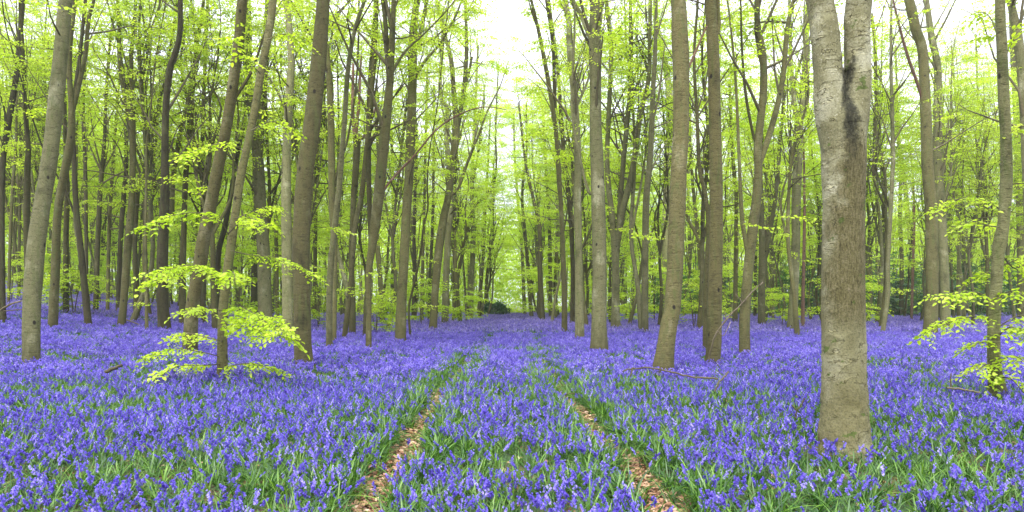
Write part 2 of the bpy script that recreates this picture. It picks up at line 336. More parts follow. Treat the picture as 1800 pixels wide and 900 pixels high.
# ------------------------------------------------------------------ foliage templates
def leaf_pts(L_, Wd, near):
    if near:   # folded along the midrib
        v = np.array([(0, 0, 0), (.3, .42, .10), (.72, .36, .07), (1, 0, -.10), (.72, -.36, .07), (.3, -.42, .10)]) * (L_, Wd, L_ * .8)
        return v, np.array([(0, 1, 2, 3), (0, 3, 4, 5)])
    return np.array([(0, 0, 0), (.5, .5, .05), (1, 0, -.1), (.5, -.5, .05)]) * (L_, Wd, L_), np.array([(0, 1, 2, 3)])
def rot_from(x, n):
    x = x / np.linalg.norm(x); y = np.cross(n, x); y /= np.linalg.norm(y) + 1e-9; z = np.cross(x, y); return np.stack([x, y, z], 1)
def spray_template(length, leafL, n, near, rg, twigs=True, droop=.25, side=3):
    """a flat shelf of beech leaves along +x"""
    mb = MB(); lp, lq = leaf_pts(leafL, leafL * .68, near)
    axes = [(np.array((0, 0, 0.)), np.array((1, 0, 0.)), length)]
    for k in range(side):
        s = 1 if k % 2 else -1; t = .2 + .55 * k / max(side - 1, 1)
        axes.append((np.array((length * t, 0, -droop * length * t * t * .6)), np.array((.75, s * .65, 0)), length * (.62 - .3 * t)))
    tot = sum(a[2] for a in axes)
    for o, d, l in axes:
        m = max(2, round(n * l / tot))
        for k in range(m):
            t = (k + .5 + rg.uniform(-.25, .25)) / m
            p = o + d * l * t; p[2] += -droop * l * t * t + rg.normal(0, .012); s = 1 if k % 2 else -1
            x = d * .7 + np.array((-d[1], d[0], 0)) * s * .8 + np.array((0, 0, rg.normal(-.35, .3)))
            nrm = np.array((rg.normal(0, .34), rg.normal(0, .34), 1.))
            Rm = rot_from(x, nrm); sc = rg.uniform(.7, 1.2)
            mb.add(p + (lp * sc) @ Rm.T, lq, tint=np.full(len(lq), np.clip(rg.normal(.5, .2), 0, 1)))
        if twigs:
            tt = np.linspace(0, 1, 4); P = o[None] + d[None] * l * tt[:, None]; P[:, 2] -= droop * l * tt ** 2
            tube(mb, P, np.linspace(.004, .0015, 4), 3, mat=1, cap=False)
    return mb.arrays()
_rg = np.random.default_rng(3)
SP_NEAR = [spray_template(.75, .085, 26, True, _rg) for _ in range(5)]
SP_MID = [spray_template(.9, .105, 24, False, _rg) for _ in range(5)]
SP_FAR = [spray_template(1.1, .14, 24, False, _rg, twigs=False) for _ in range(5)]
def place_sprays(mb, temps, pos, dirs, rg, smin=.7, smax=1.3, tilt=.14, mats=True):
    """copies of the spray templates at POS pointing along DIRS, into one foliage mesh"""
    pos = np.asarray(pos); dirs = np.asarray(dirs); which = rg.integers(0, len(temps), len(pos))
    for k, (v, q, t, a, m) in enumerate(temps):
        idx = np.where(which == k)[0]
        if not len(idx): continue
        d = dirs[idx].copy(); d[:, 2] = np.clip(d[:, 2] * .25, -.15, .2) + rg.normal(0, .07, len(idx))
        d /= np.linalg.norm(d, axis=1)[:, None]
        up = np.stack([rg.normal(0, tilt, len(idx)), rg.normal(0, tilt, len(idx)), np.ones(len(idx))], 1)
        y = np.cross(up, d); y /= np.linalg.norm(y, axis=1)[:, None]; z = np.cross(d, y)
        s = rg.uniform(smin, smax, len(idx))
        M_ = np.stack([d, y, z], 2) * s[:, None, None]
        vv = np.einsum('sij,vj->svi', M_, v) + pos[idx][:, None]
        off = np.arange(len(idx))[:, None, None] * len(v); sh = rg.normal(0, .13, len(idx))
        if len(q):
            mb.q.append((q[None] + off).reshape(-1, 4) + mb.n); mb.qa.append(np.clip(a[:len(q)][None] + sh[:, None], 0, 1).ravel()); mb.qm.append(np.tile(m[:len(q)], len(idx)))
        mb.v.append(vv.reshape(-1, 3).astype(np.float32)); mb.n += len(idx) * len(v)

# ------------------------------------------------------------------ tree growing
def grow_side(limbs, h0, rg, per_m=1.1, reach=1.0, epi=0.0):
    """side branches on the given limbs above height h0; returns branch polylines and spray seats"""
    br = []; seats = []; sd_ = []
    for P, rad in limbs:
        seg = np.linalg.norm(np.diff(P, axis=0), axis=1); s = np.concatenate([[0], np.cumsum(seg)]); tot = s[-1]
        n = rg.poisson(max(0, tot) * per_m)
        for u in rg.uniform(0, tot, n):
            p = np.array([np.interp(u, s, P[:, c]) for c in range(3)]); r = np.interp(u, s, rad)
            if p[2] < h0:
                if epi > 0 and p[2] > 1.2 and rg.random() < epi: # short leafy shoots from the trunk
                    a = rg.uniform(0, 6.283); d = np.array((math.cos(a), math.sin(a), .15)); ln = rg.uniform(.5, 1.4)
                    Q = p + d * np.linspace(0, ln, 4)[:, None]; br.append((Q, np.linspace(.008, .004, 4)))
                    for t in (.35, .7, 1): seats.append(p + d * ln * t); sd_.append(d)
                continue
            a = rg.uniform(0, 6.283); ln = rg.uniform(1.2, 3.6) * reach * (1.15 if r > .04 else .7)
            el = rg.uniform(1.0, 3.6) if rg.random() < .68 else rg.uniform(-.05, .6); ln *= 1.35 if el > .8 else 1
            d = np.array((math.cos(a), math.sin(a), el)); d /= np.linalg.norm(d)
            tt = np.linspace(0, 1, 5)[:, None]
            bend = np.array((rg.normal(0, .15), rg.normal(0, .15), rg.uniform(-.05, .3))) * ln
            Q = p + d * ln * tt + bend * tt ** 2 + rg.normal(0, .03 * ln, (5, 3)) * tt
            r0 = min(r * .55, .014 + .011 * ln); br.append((Q, np.linspace(r0, .004, 5)))
            for k in range(rg.integers(2, 5)):
                t = rg.uniform(.3, 1); q = np.array([np.interp(t, tt[:, 0], Q[:, c]) for c in range(3)])
                b = a + rg.choice((-1, 1)) * rg.uniform(.4, 1.1); l2 = rg.uniform(.4, 1.3) * reach
                d2 = np.array((math.cos(b), math.sin(b), rg.uniform(-.1, .5))); Q2 = q + d2 * l2 * np.linspace(0, 1, 3)[:, None]
                br.append((Q2, np.linspace(.008, .003, 3)))
                for t2 in (.3, .6, .95): seats.append(q + d2 * l2 * t2); sd_.append(d2)
            for t in (.4, .6, .8, 1.): seats.append(np.array([np.interp(t, tt[:, 0], Q[:, c]) for c in range(3)])); sd_.append(d + rg.normal(0, .4, 3))
    return br, np.array(seats).reshape(-1, 3), np.array(sd_).reshape(-1, 3)
def finish_tree(root, stems, rg, barkm, sides, h0, per_m, reach, temps, epi, keep=1., crown=True, bumpk=.06, dead=False):
    """stems: list of (P, rad) in local space, the first is the trunk"""
    for k, (P, rad) in enumerate(stems):
        mb = MB(); tube(mb, P, rad, sides if k == 0 else max(6, sides - 4), bumpk, seed=int(rg.integers(1, 900)))
        link("trunk" if k == 0 else "limb", mb.mesh("trunk" if k == 0 else "limb", [barkm]), root)
    if dead: return
    br, seats, dirs = grow_side(stems, h0, rg, per_m, reach, epi)
    if br:
        mb = MB()
        for Q, r in br: tube(mb, Q, r, 4 if r[0] > .02 else 3, cap=False)
        link("branches", mb.mesh("branches", [TWIG]), root)["kind"] = "stuff"
    if crown and len(seats):
        sel = rg.random(len(seats)) < keep; mb = MB()
        place_sprays(mb, temps, seats[sel], dirs[sel] + 1e-3, rg)
        if mb.n: link("crown", mb.mesh("crown", [LEAF, TWIG]), root)

def traced(px, Y, rg, lean=0., sub=4, gz=None):
    """pixel trace (x, y, width) at depth Y into a 3D stem, relative depth drifting with height"""
    P = []; rad = []
    y0 = px[0][1]
    for x, y, w_ in px:
        d = Y * (1 + lean * (y0 - y) / F)
        P.append(W(x, y, d)); rad.append(w_ / 2 * d / F)
    return np.array(P), np.array(rad)
def extend_up(P, rad, H, rg):
    """carry a stem on above the picture to height H, thinning out"""
    if P[-1][2] >= H - .5: return P, rad
    d = P[-1] - P[-2]; d /= np.linalg.norm(d); n = max(2, int((H - P[-1][2]) / 1.6)); Q = [P[-1]]; q = P[-1].copy(); dd = d.copy()
    step = (H - P[-1][2]) / n
    for k in range(n):
        dd = dd * .8 + np.array((0, 0, .2)) + rg.normal(0, .07, 3); dd /= np.linalg.norm(dd); q = q + dd * step; Q.append(q.copy())
    r = np.linspace(rad[-1], .018, n + 1)
    return np.vstack([P, Q[1:]]), np.concatenate([rad, r[1:]])
def smooth_stem(P, rad, k=4):
    A = catmull(np.column_stack([P, rad]), k); A[:, 3] = np.maximum(A[:, 3], .008); return A[:, :3], A[:, 3]

# each traced tree: label, (x, y, width) points from the foot up, limbs, options
TREES = []
def T(label, pts, *limbs, **kw): TREES.append((label, pts, limbs, kw))
T("dark beech trunk cut by the left edge of the photo, curving right as it rises", [(3,560,14),(2,480,12),(4,300,9),(16,208,10),(28,140,9),(34,80,8),(40,0,8)], bark='d')
T("smooth grey beech leaning right, leftmost of the big near trunks", [(55,632,28),(56,540,28),(64,432,28),(74,360,26),(84,300,25),(92,240,24),(100,160,24),(108,80,22),(116,0,21)], bark='g')
T("beech just right of the leftmost big grey trunk, forking high into two dark limbs", [(93,570,16),(97,480,14),(101,380,13),(110,320,13),(124,248,13),(126,190,10),(122,132,8),(124,72,7),(132,0,7)], [(126,200,8),(136,160,8),(150,96,7),(156,32,6),(165,0,5)])
T("dark slim beech bowed left, its foot beside the second leaning trunk from the left", [(155,568,12),(149,508,11),(141,430,10),(134,368,9),(131,300,8),(128,200,7),(140,100,6),(150,0,5)], [(140,400,4),(125,360,4),(112,330,3)], bark='d')
T("thin dark pole right behind the bowed slim beech", [(153,545,6),(152,480,6),(150,300,6),(146,200,5),(152,60,4)], bark='d')
T("slim straight beech third of a loose row left of the pale-footed trunk", [(168,546,9),(172,420,8),(176,340,8),(180,290,7),(184,240,6),(187,160,5),(195,60,4)])
T("thin even pole between the slim straight beech and the dark double trunk", [(189,545,6),(192,400,6),(198,300,5),(205,200,4),(215,80,3)])
T("dark beech trunk close behind the pale-footed trunk", [(208,546,9),(212,420,8),(218,340,8),(222,290,7),(222,200,6),(228,100,4)], bark='d')
T("beech with pale flared foot that splits high up into two wavy stems", [(214,567,14),(218,524,12),(224,440,13),(231,360,11),(233,300,10),(233,224,10),(232,160,7),(231,100,6),(236,32,5),(240,0,4)], [(233,230,8),(222,184,7),(210,112,6),(210,48,6),(206,0,4)], [(234,150,4),(245,120,4),(262,60,3),(280,10,3)])
T("beech bending right above the pale-footed trunk with a long slanting upper stem", [(240,556,11),(239,480,9),(237,420,8),(243,330,8),(255,300,7),(260,256,7),(276,192,6),(292,132,5)])
T("very thin straight sapling stem beside the big flared trunk", [(258,577,6),(256,420,5),(257,320,4),(258,250,3)])
T("dark broad trunk with wide flared foot and sinuous upper stem, left of the leaning pair", [(289,575,22),(285,516,18),(286,432,18),(290,340,15),(290,260,12),(292,180,11),(299,120,11),(306,100,10),(316,60,9),(317,0,8)], bark='d')
T("mid grey trunk half hidden behind the leftmost big leaning beech", [(52,548,10),(48,452,10),(47,400,10),(48,300,10),(50,260,8),(45,200,7),(40,80,5)])
T("greenish trunk in the gap between the two leftmost leaning beeches and the bowed one", [(116,546,10),(116,420,9),(118,330,8),(115,260,7),(112,120,5)])
T("thin pole rising from the top of the slope by the left edge", [(15,532,5),(18,420,5),(22,330,5),(28,250,4),(30,120,3)])
T("thin grey pole on the slope, second from the left edge", [(33,524,5),(34,400,5),(36,300,4),(34,150,3)])
T("leaning pale brown beech with black knot holes, behind the leafy low shoots", [(334,612,26),(338,540,22),(350,476,22),(358,420,22),(368,372,20),(382,300,20),(398,224,18),(412,132,18),(420,72,17),(426,0,17)], [(408,180,6),(440,130,5),(455,90,4)], bark='w')
T("near slender grey beech leaning right with leafy shelves of low shoots around it", [(391,652,19),(391,600,17),(392,548,16),(398,492,16),(406,432,15),(416,360,14),(423,310,14),(434,260,13),(448,192,13),(460,120,13),(472,60,13),(480,0,13)], bark='b', shelf=1)
T("dark stem crossing behind the slender leafy beech", [(381,566,9),(382,500,9),(385,440,9),(395,400,9),(408,330,8),(420,256,8),(432,192,7),(440,80,5)], bark='d')
T("pale straight trunk behind the leafy shoots that parts into two stems above", [(468,578,26),(466,540,24),(463,440,22),(458,368,20),(455,300,19),(450,250,17),(441,180,15),(434,100,14),(430,0,12)], [(455,270,14),(460,200,13),(466,100,11),(471,0,10)], bark='g')
T("straight grey beech with rows of knots, immediately left of the darkest big trunk", [(506,592,20),(505,500,18),(504,420,18),(503,340,17),(504,256,14),(508,172,14),(512,112,12),(508,40,11),(503,0,10)], bark='g')
T("thickest dark trunk left of the track, leaning gently right with reddish foot", [(534,632,33),(532,600,31),(531,540,30),(529,440,30),(532,360,29),(538,290,29),(548,224,29),(558,132,27),(563,72,25),(568,0,22)], bark='n')
T("dark narrow trunk behind the pale parting trunk", [(446,557,12),(448,450,11),(449,380,10),(446,260,7)], bark='d')  # dark tone comes from the bark colour
T("straight dark beech with a forked top left of the leaning knotted beech", [(321,568,12),(321,470,11),(324,380,9),(326,320,9),(332,240,8),(336,168,8),(344,100,7),(352,40,6),(358,0,5)], [(334,190,6),(324,150,6),(318,100,4),(330,30,3)], [(302,380,8),(305,310,8),(316,240,8),(328,190,7)])
T("slim dark pole seen just left of the slanted knotted beech", [(358,566,8),(357,400,8),(356,250,7),(360,120,6),(365,0,5)], bark='d')
T("slim pole midway between pale parting trunk and knotted straight beech", [(488,560,7),(486,450,7),(484,330,6),(480,200,5),(484,60,4)])
T("thin trunk showing just right of the thickest dark trunk", [(553,562,7),(554,450,7),(556,330,6),(560,200,5)])
T("winding light grey beech right of the thickest dark trunk, in front of its darker twin", [(579,606,12),(579,524,11),(582,460,11),(587,412,11),(596,332,10),(602,256,9),(606,208,9),(612,120,8),(624,52,7),(641,0,6)], bark='g')
T("darker twin standing behind the winding light grey beech", [(587,596,9),(588,500,9),(588,440,10),(584,360,12),(582,224,12),(580,160,11),(576,104,8),(570,20,6)], [(584,330,5),(600,280,4),(612,240,4)])
T("slim beech leaning right from a narrow foot, right of the grey twins", [(606,591,10),(617,492,9),(624,400,9),(636,340,9),(644,260,8),(652,180,8),(658,100,8),(662,20,7)])
T("snapped trunk with pale torn reddish top among green leaves", [(619,584,13),(620,524,10),(618,460,10),(622,340,10),(624,320,11),(628,248,13),(626,236,12)], [(626,246,9),(621,215,7),(620,180,6),(621,112,4)], [(628,246,7),(640,240,6),(648,225,5),(660,190,4)], [(625,240,7),(631,180,5),(635,96,3)], bark='b', limbbark='r', stub=1)
T("twin-stemmed beech with a long dead branch arching toward the track", [(648,607,11),(648,540,10),(648,480,11),(655,428,15),(661,380,18),(666,340,19),(676,240,18),(684,160,14),(688,92,12),(692,0,8)], [(686,130,8),(680,80,8),(677,36,8),(672,0,6)], [(688,130,5),(705,100,5),(722,80,4),(745,60,3)], deadb=[(672,336,4.5),(700,303,4),(730,272,3.6),(765,230,3.2),(800,205,2.8),(835,191,2.2),(862,188,1.8),(890,193,1.2)])
T("slim stem tight against the left of the twin-stemmed beech", [(642,586,9),(646,500,9),(652,440,9),(650,380,9),(648,300,9),(648,220,10),(652,120,8),(660,20,7)])
T("short-looking pole behind and right of the twin-stemmed beech", [(672,568,10),(669,500,9),(664,440,9),(660,380,8),(664,250,6)])
T("straight knotted beech midway between twin-stemmed beech and the track edge row", [(704,594,20),(706,524,18),(710,460,17),(714,380,16),(719,310,16),(722,240,16),(725,140,16),(725,80,16),(730,20,12),(734,0,11)], [(722,100,7),(738,60,7),(750,0,6)], [(680,500,0)] if False else [(724,150,4),(745,110,5),(775,75,4),(800,30,4),(812,0,3)], bark='b')
T("dark trunk peeping out right of the straight knotted beech", [(727,564,9),(729,490,8),(728,440,7),(728,400,6),(732,250,5)], bark='d')
T("thin crooked sapling twisting up between straight beech and split trunk", [(721,589,4),(719,540,4),(730,490,4),(740,440,4),(744,400,3),(752,365,3),(751,320,3),(756,260,2)])
T("brown beech with a seam split down its trunk and two big upper stems", [(761,578,15),(764,524,13),(770,452,15),(778,392,14),(788,344,12),(796,280,12),(802,224,12),(798,168,9),(792,100,8),(776,40,6),(768,0,5)], [(802,230,9),(812,180,8),(820,100,7),(818,0,5)], [(774,400,7),(786,352,6),(806,330,5),(822,285,5),(840,240,4)])
T("upright grey beech directly right of the split brown one", [(782,568,13),(784,492,12),(787,420,11),(791,372,11),(792,300,10),(786,256,9),(786,192,8),(774,170,7),(776,100,6),(780,20,4)], bark='g')
T("slim beech third in the row lining the left of the track", [(798,564,8),(800,500,8),(798,420,7),(799,380,7),(800,300,6),(810,200,5),(830,100,4)])
T("curving slender beech that leans out over the track from the left row", [(805,560,7),(804,496,6),(816,432,7),(830,372,7),(845,352,5),(860,342,4),(872,300,4),(871,224,3),(876,120,2.5)])
T("grey trunk fifth in the row left of the track, wide at the foot", [(826,560,13),(828,500,10),(832,420,9),(830,360,8),(830,300,7),(835,200,5),(840,80,4)], [(829,330,5),(842,260,4),(852,170,3)], bark='g')
T("distant trunk next after the wide-footed one along the left row", [(842,554,8),(845,500,7),(850,440,6),(852,380,6),(857,300,4),(862,200,3)])
T("last clear trunk of the left row before the far hollies", [(853,551,7),(856,490,6),(862,430,5),(866,380,4),(868,280,3)])
T("thin pole left of the split brown beech", [(742,564,6),(742,500,6),(745,400,5),(748,250,5),(752,100,4)])
T("thin dark pole touching the split brown beech on its left", [(754,562,5),(756,480,5),(760,400,5),(762,300,5),(763,150,4)], bark='d')
T("dark trunk behind the twin-stemmed beech toward the straight knotted one", [(690,557,10),(691,470,8),(692,400,7),(690,300,6),(688,220,5)], bark='d')  # bark colour set to the dark kind
# right of the track
T("stout smooth beech nearest the track on its right, with a left limb at the top", [(1053,611,33),(1053,590,29),(1053,560,27),(1054,480,25),(1052,380,25),(1050,300,24),(1047,220,21),(1047,160,20),(1046,80,22),(1048,0,20)], [(1044,80,11),(1036,62,9),(1020,24,8),(1006,0,8)], [(1040,340,6),(1034,335,6),(1022,290,5)], bark='g')
T("sinuous pale beech just left of the stout smooth one", [(1019,592,17),(1018,524,15),(1017,440,13),(1015,352,14),(1016,300,13),(1014,240,13),(1008,152,12),(1002,92,11),(1000,40,10),(994,0,9)], [(1038,215,0)] if False else [(1012,190,5),(1030,150,4)], bark='g')
T("slim straight beech third from the track edge, dividing into two fine stems aloft", [(992,580,11),(992,524,10),(989,432,9),(986,360,8),(983,320,9),(978,240,8),(968,168,8),(952,80,7),(934,0,5)], [(976,190,6),(974,140,6),(972,80,6),(960,0,5)])
T("darker beech half behind the slim straight one right of the track", [(1006,567,10),(1007,480,8),(1003,380,9),(998,330,9),(992,280,8),(986,200,7),(980,120,6),(965,0,5)], bark='d')
T("beech of the right row sweeping left over the track as it thins", [(953,562,11),(949,472,9),(948,400,7),(938,352,6),(926,300,5),(918,240,4),(912,180,3)])
T("slender trunk next farther along the right row", [(934,557,8),(928,470,7),(922,400,6),(918,340,5),(926,260,4),(925,180,3)])
T("farthest clear trunk of the right row beside the track end", [(922,553,7),(918,450,6),(912,370,5),(905,280,4),(903,200,3)])
T("pole between the sweeping beech and the slim straight one", [(968,558,7),(967,470,7),(965,380,6),(960,300,5),(955,200,4)])
T("pole close left of the slim straight beech", [(977,557,7),(976,480,6),(980,400,5),(978,300,5),(975,150,4)])
T("beech dividing low into three rising stems, right of the stout smooth one", [(1083,575,21),(1082,560,16),(1082,512,14),(1082,460,13),(1076,380,11),(1070,332,10),(1067,280,9),(1070,200,8),(1074,100,8),(1070,40,7),(1066,0,6)], [(1083,440,11),(1094,372,12),(1108,316,10),(1116,272,10),(1126,200,9),(1140,140,8),(1142,80,7),(1143,0,7)], [(1088,390,9),(1091,345,9),(1096,280,9),(1104,200,8),(1109,120,7),(1108,0,6)], bark='g')
T("straight pale pole beech left of the heavy bent trunk", [(1133,581,14),(1134,460,12),(1136,352,12),(1140,308,11),(1144,260,10),(1148,160,9),(1152,80,7),(1153,0,5)], bark='g')
T("heavy trunk bent at the foot and leaning right, with a broken side branch high up", [(1166,645,38),(1170,612,32),(1176,570,30),(1182,540,29),(1187,460,29),(1190,380,29),(1193,300,28),(1197,225,28),(1197,130,29),(1195,65,29),(1192,0,26)], deadb=[(1203,132,6),(1212,115,5),(1224,88,4.5),(1235,62,4),(1243,46,3)], bark='w')
T("mottled beech directly behind the heavy bent trunk, showing on its left", [(1168,562,13),(1170,440,12),(1172,300,12),(1178,200,13),(1172,125,11),(1155,50,10),(1152,0,9)], bark='g')
T("smooth straight beech with orange-stained foot and a dead branch leaning on it", [(1253,632,27),(1255,600,26),(1256,540,25),(1258,460,24),(1259,360,23),(1258,280,22),(1256,180,21),(1254,100,21),(1250,20,20),(1249,0,19)], [(1260,60,7),(1264,40,7),(1262,0,6)], bark='w')
T("narrow stem pressed against the left of the orange-footed beech", [(1239,608,8),(1240,524,8),(1243,452,8),(1245,400,7),(1240,340,7),(1230,300,7),(1225,200,6),(1220,100,5)])
T("curved slim beech seen between heavy bent trunk and orange-footed beech", [(1234,558,9),(1232,480,8),(1226,400,7),(1220,350,6),(1214,260,5),(1212,150,4)])
T("brown beech forking wide into curved upper arms, right of the orange-footed one", [(1309,615,20),(1309,556,18),(1315,480,17),(1322,412,18),(1330,348,16),(1333,300,14),(1332,260,14),(1338,200,13),(1342,160,13),(1341,92,11),(1332,48,10),(1331,0,9)], [(1334,290,10),(1350,244,11),(1368,180,10),(1378,120,9),(1384,48,8),(1395,0,6)], [(1314,445,8),(1309,415,8),(1304,380,8),(1300,300,6),(1296,200,5),(1290,100,4)], [(1328,250,5),(1322,228,5),(1310,160,5),(1304,80,4)])
T("pale beech with a low side stem bending right, behind the wide-forking one", [(1339,571,14),(1339,500,12),(1340,452,12),(1339,400,10),(1338,340,8),(1334,260,7),(1340,120,5)], [(1342,450,9),(1348,432,9),(1358,380,8),(1366,324,7),(1372,240,6),(1376,200,6),(1380,120,4)], bark='g')
T("straight grey-brown beech dividing in two near the top, left of the red pole", [(1392,578,18),(1396,508,15),(1399,420,15),(1400,340,16),(1402,290,16),(1404,220,15),(1412,180,11),(1416,100,10),(1420,0,7)], [(1404,225,9),(1396,180,9),(1390,100,7),(1388,0,6)], bark='g')
T("thin reddish dead pole with peeling bark left of the great forked tree", [(1411,575,7),(1412,500,6),(1414,400,5),(1414,332,4),(1412,250,3),(1405,180,2)], bark='r', dead=1)
T("slim beech curving left, just left of the great forked tree", [(1444,558,9),(1445,480,8),(1444,420,8),(1438,352,7),(1430,300,7),(1424,256,6),(1420,180,5),(1422,80,4)])
T("slim pole between orange-footed beech and wide-forking beech", [(1292,567,10),(1293,500,8),(1294,400,7),(1294,340,7),(1290,300,7),(1285,230,6),(1283,150,5)])
T("far thin pole right after the orange-footed beech", [(1273,553,7),(1274,460,6),(1276,380,5),(1284,200,4)])
T("far pole between the low side-stemmed beech and the high-dividing one", [(1356,557,8),(1357,480,7),(1355,400,6),(1350,320,6),(1346,240,4)])
T("far pole tucked right of the wide-forking beech foot", [(1327,557,6),(1328,470,6),(1330,400,5),(1326,200,4)])
T("thin far trunk right of the heavy bent one", [(1214,552,6),(1212,440,5),(1210,350,5),(1213,200,4)])
T("great forked beech in front, rough brown bark and black run below the fork", [(1485,782,90),(1484,765,86),(1484,735,80),(1484,700,77),(1483,640,73),(1482,575,71),(1482,450,70),(1483,325,70),(1483,250,72),(1482,215,74),(1482,192,58),(1482,172,26)], [(1474,300,46),(1470,250,52),(1462,200,54),(1457,150,50),(1454,100,47),(1449,50,47),(1441,0,44)], [(1492,300,44),(1496,250,48),(1502,200,48),(1506,150,46),(1507,100,42),(1507,50,42),(1510,0,42)], bark='B', big=1)
T("far slim trunk first right of the great forked tree", [(1529,557,8),(1530,480,7),(1529,400,7),(1524,332,6),(1518,250,5),(1510,120,4)])
T("beech leaning slightly right, first of a close pair beyond the great forked tree", [(1545,567,14),(1551,500,11),(1554,420,10),(1555,340,9),(1552,304,9),(1546,240,8),(1540,160,7),(1538,80,6),(1532,24,5)])
T("thin wavy beech crossing in front of its leaning neighbour right of the great forked tree", [(1552,582,8),(1560,524,8),(1561,460,7),(1565,380,7),(1569,300,7),(1570,280,7),(1568,192,6),(1566,100,5),(1567,0,4)], bark='g')
T("slim straight trunk midway to the thin red sapling", [(1584,556,8),(1585,460,7),(1582,380,6),(1583,300,5),(1578,200,4),(1574,80,3)])
T("thin red dead sapling left of the big leaning pair", [(1602,562,4.5),(1605,460,4.5),(1607,380,4),(1605,320,3.5),(1600,250,2.5)], bark='r', dead=1)
T("beech bending left behind the thin red sapling", [(1609,552,9),(1604,460,8),(1596,380,8),(1590,320,7),(1580,250,6),(1572,150,4)])
T("big straight trunk sweeping left aloft, with a dead reddish side branch", [(1635,584,24),(1637,545,21),(1638,500,20),(1637,380,19),(1631,300,19),(1629,240,18),(1627,192,17),(1622,92,16),(1610,52,16),(1598,0,15)], deadb=[(1622,180,4),(1612,145,5),(1596,100,5),(1582,50,4),(1570,0,3)], bark='b')
T("big pale trunk standing close right of the left-sweeping one", [(1662,577,17),(1660,480,15),(1654,380,16),(1649,310,16),(1648,220,14),(1648,120,12),(1638,68,11),(1628,0,9)], bark='g')
T("narrow trunk caught between the two big trunks of the right pair", [(1648,562,9),(1648,450,9),(1646,300,8),(1655,150,5)])
T("slim trunk immediately right of the big pale one", [(1672,554,8),(1671,460,7),(1668,380,7),(1664,300,6),(1655,180,5)])
T("pole with pale bark second right of the big pale trunk", [(1686,557,8),(1685,480,7),(1688,400,6),(1690,300,5),(1682,200,4),(1672,80,3)], bark='g')
T("beech with a strongly curved side stem right of the pale pole", [(1695,554,9),(1695,492,8),(1693,430,7),(1690,330,6),(1694,200,4)], [(1697,492,7),(1705,455,7),(1712,432,7),(1721,380,6),(1724,300,5),(1720,200,4),(1715,60,3)])
T("thin far pole midway to the near leafy trunk", [(1728,549,6),(1727,460,5),(1728,350,5),(1736,300,4),(1730,200,3)])
T("near grey trunk with low leafy shoots by the right edge of the photo", [(1753,684,28),(1749,655,22),(1747,620,20),(1748,560,19),(1754,460,18),(1759,420,21),(1764,390,18),(1768,340,19),(1769,300,18),(1768,240,17),(1764,160,17),(1761,80,16),(1758,0,15)], bark='g', shelf=2)
T("thin reddish dead stem right of the near leafy trunk", [(1778,552,5),(1776,524,5),(1772,468,4),(1767,428,3)], bark='r', dead=1)
T("grey trunk nearest the right edge, behind the leafy shoots", [(1795,560,12),(1794,460,11),(1792,360,11),(1789,300,10),(1788,248,10),(1784,160,9),(1780,100,8),(1776,0,6)])
T("thick stem cut by the right edge of the photo near the top", [(1815,600,20),(1812,450,18),(1806,300,16),(1799,160,15),(1790,72,15),(1780,20,12),(1776,0,11)], bark='g')

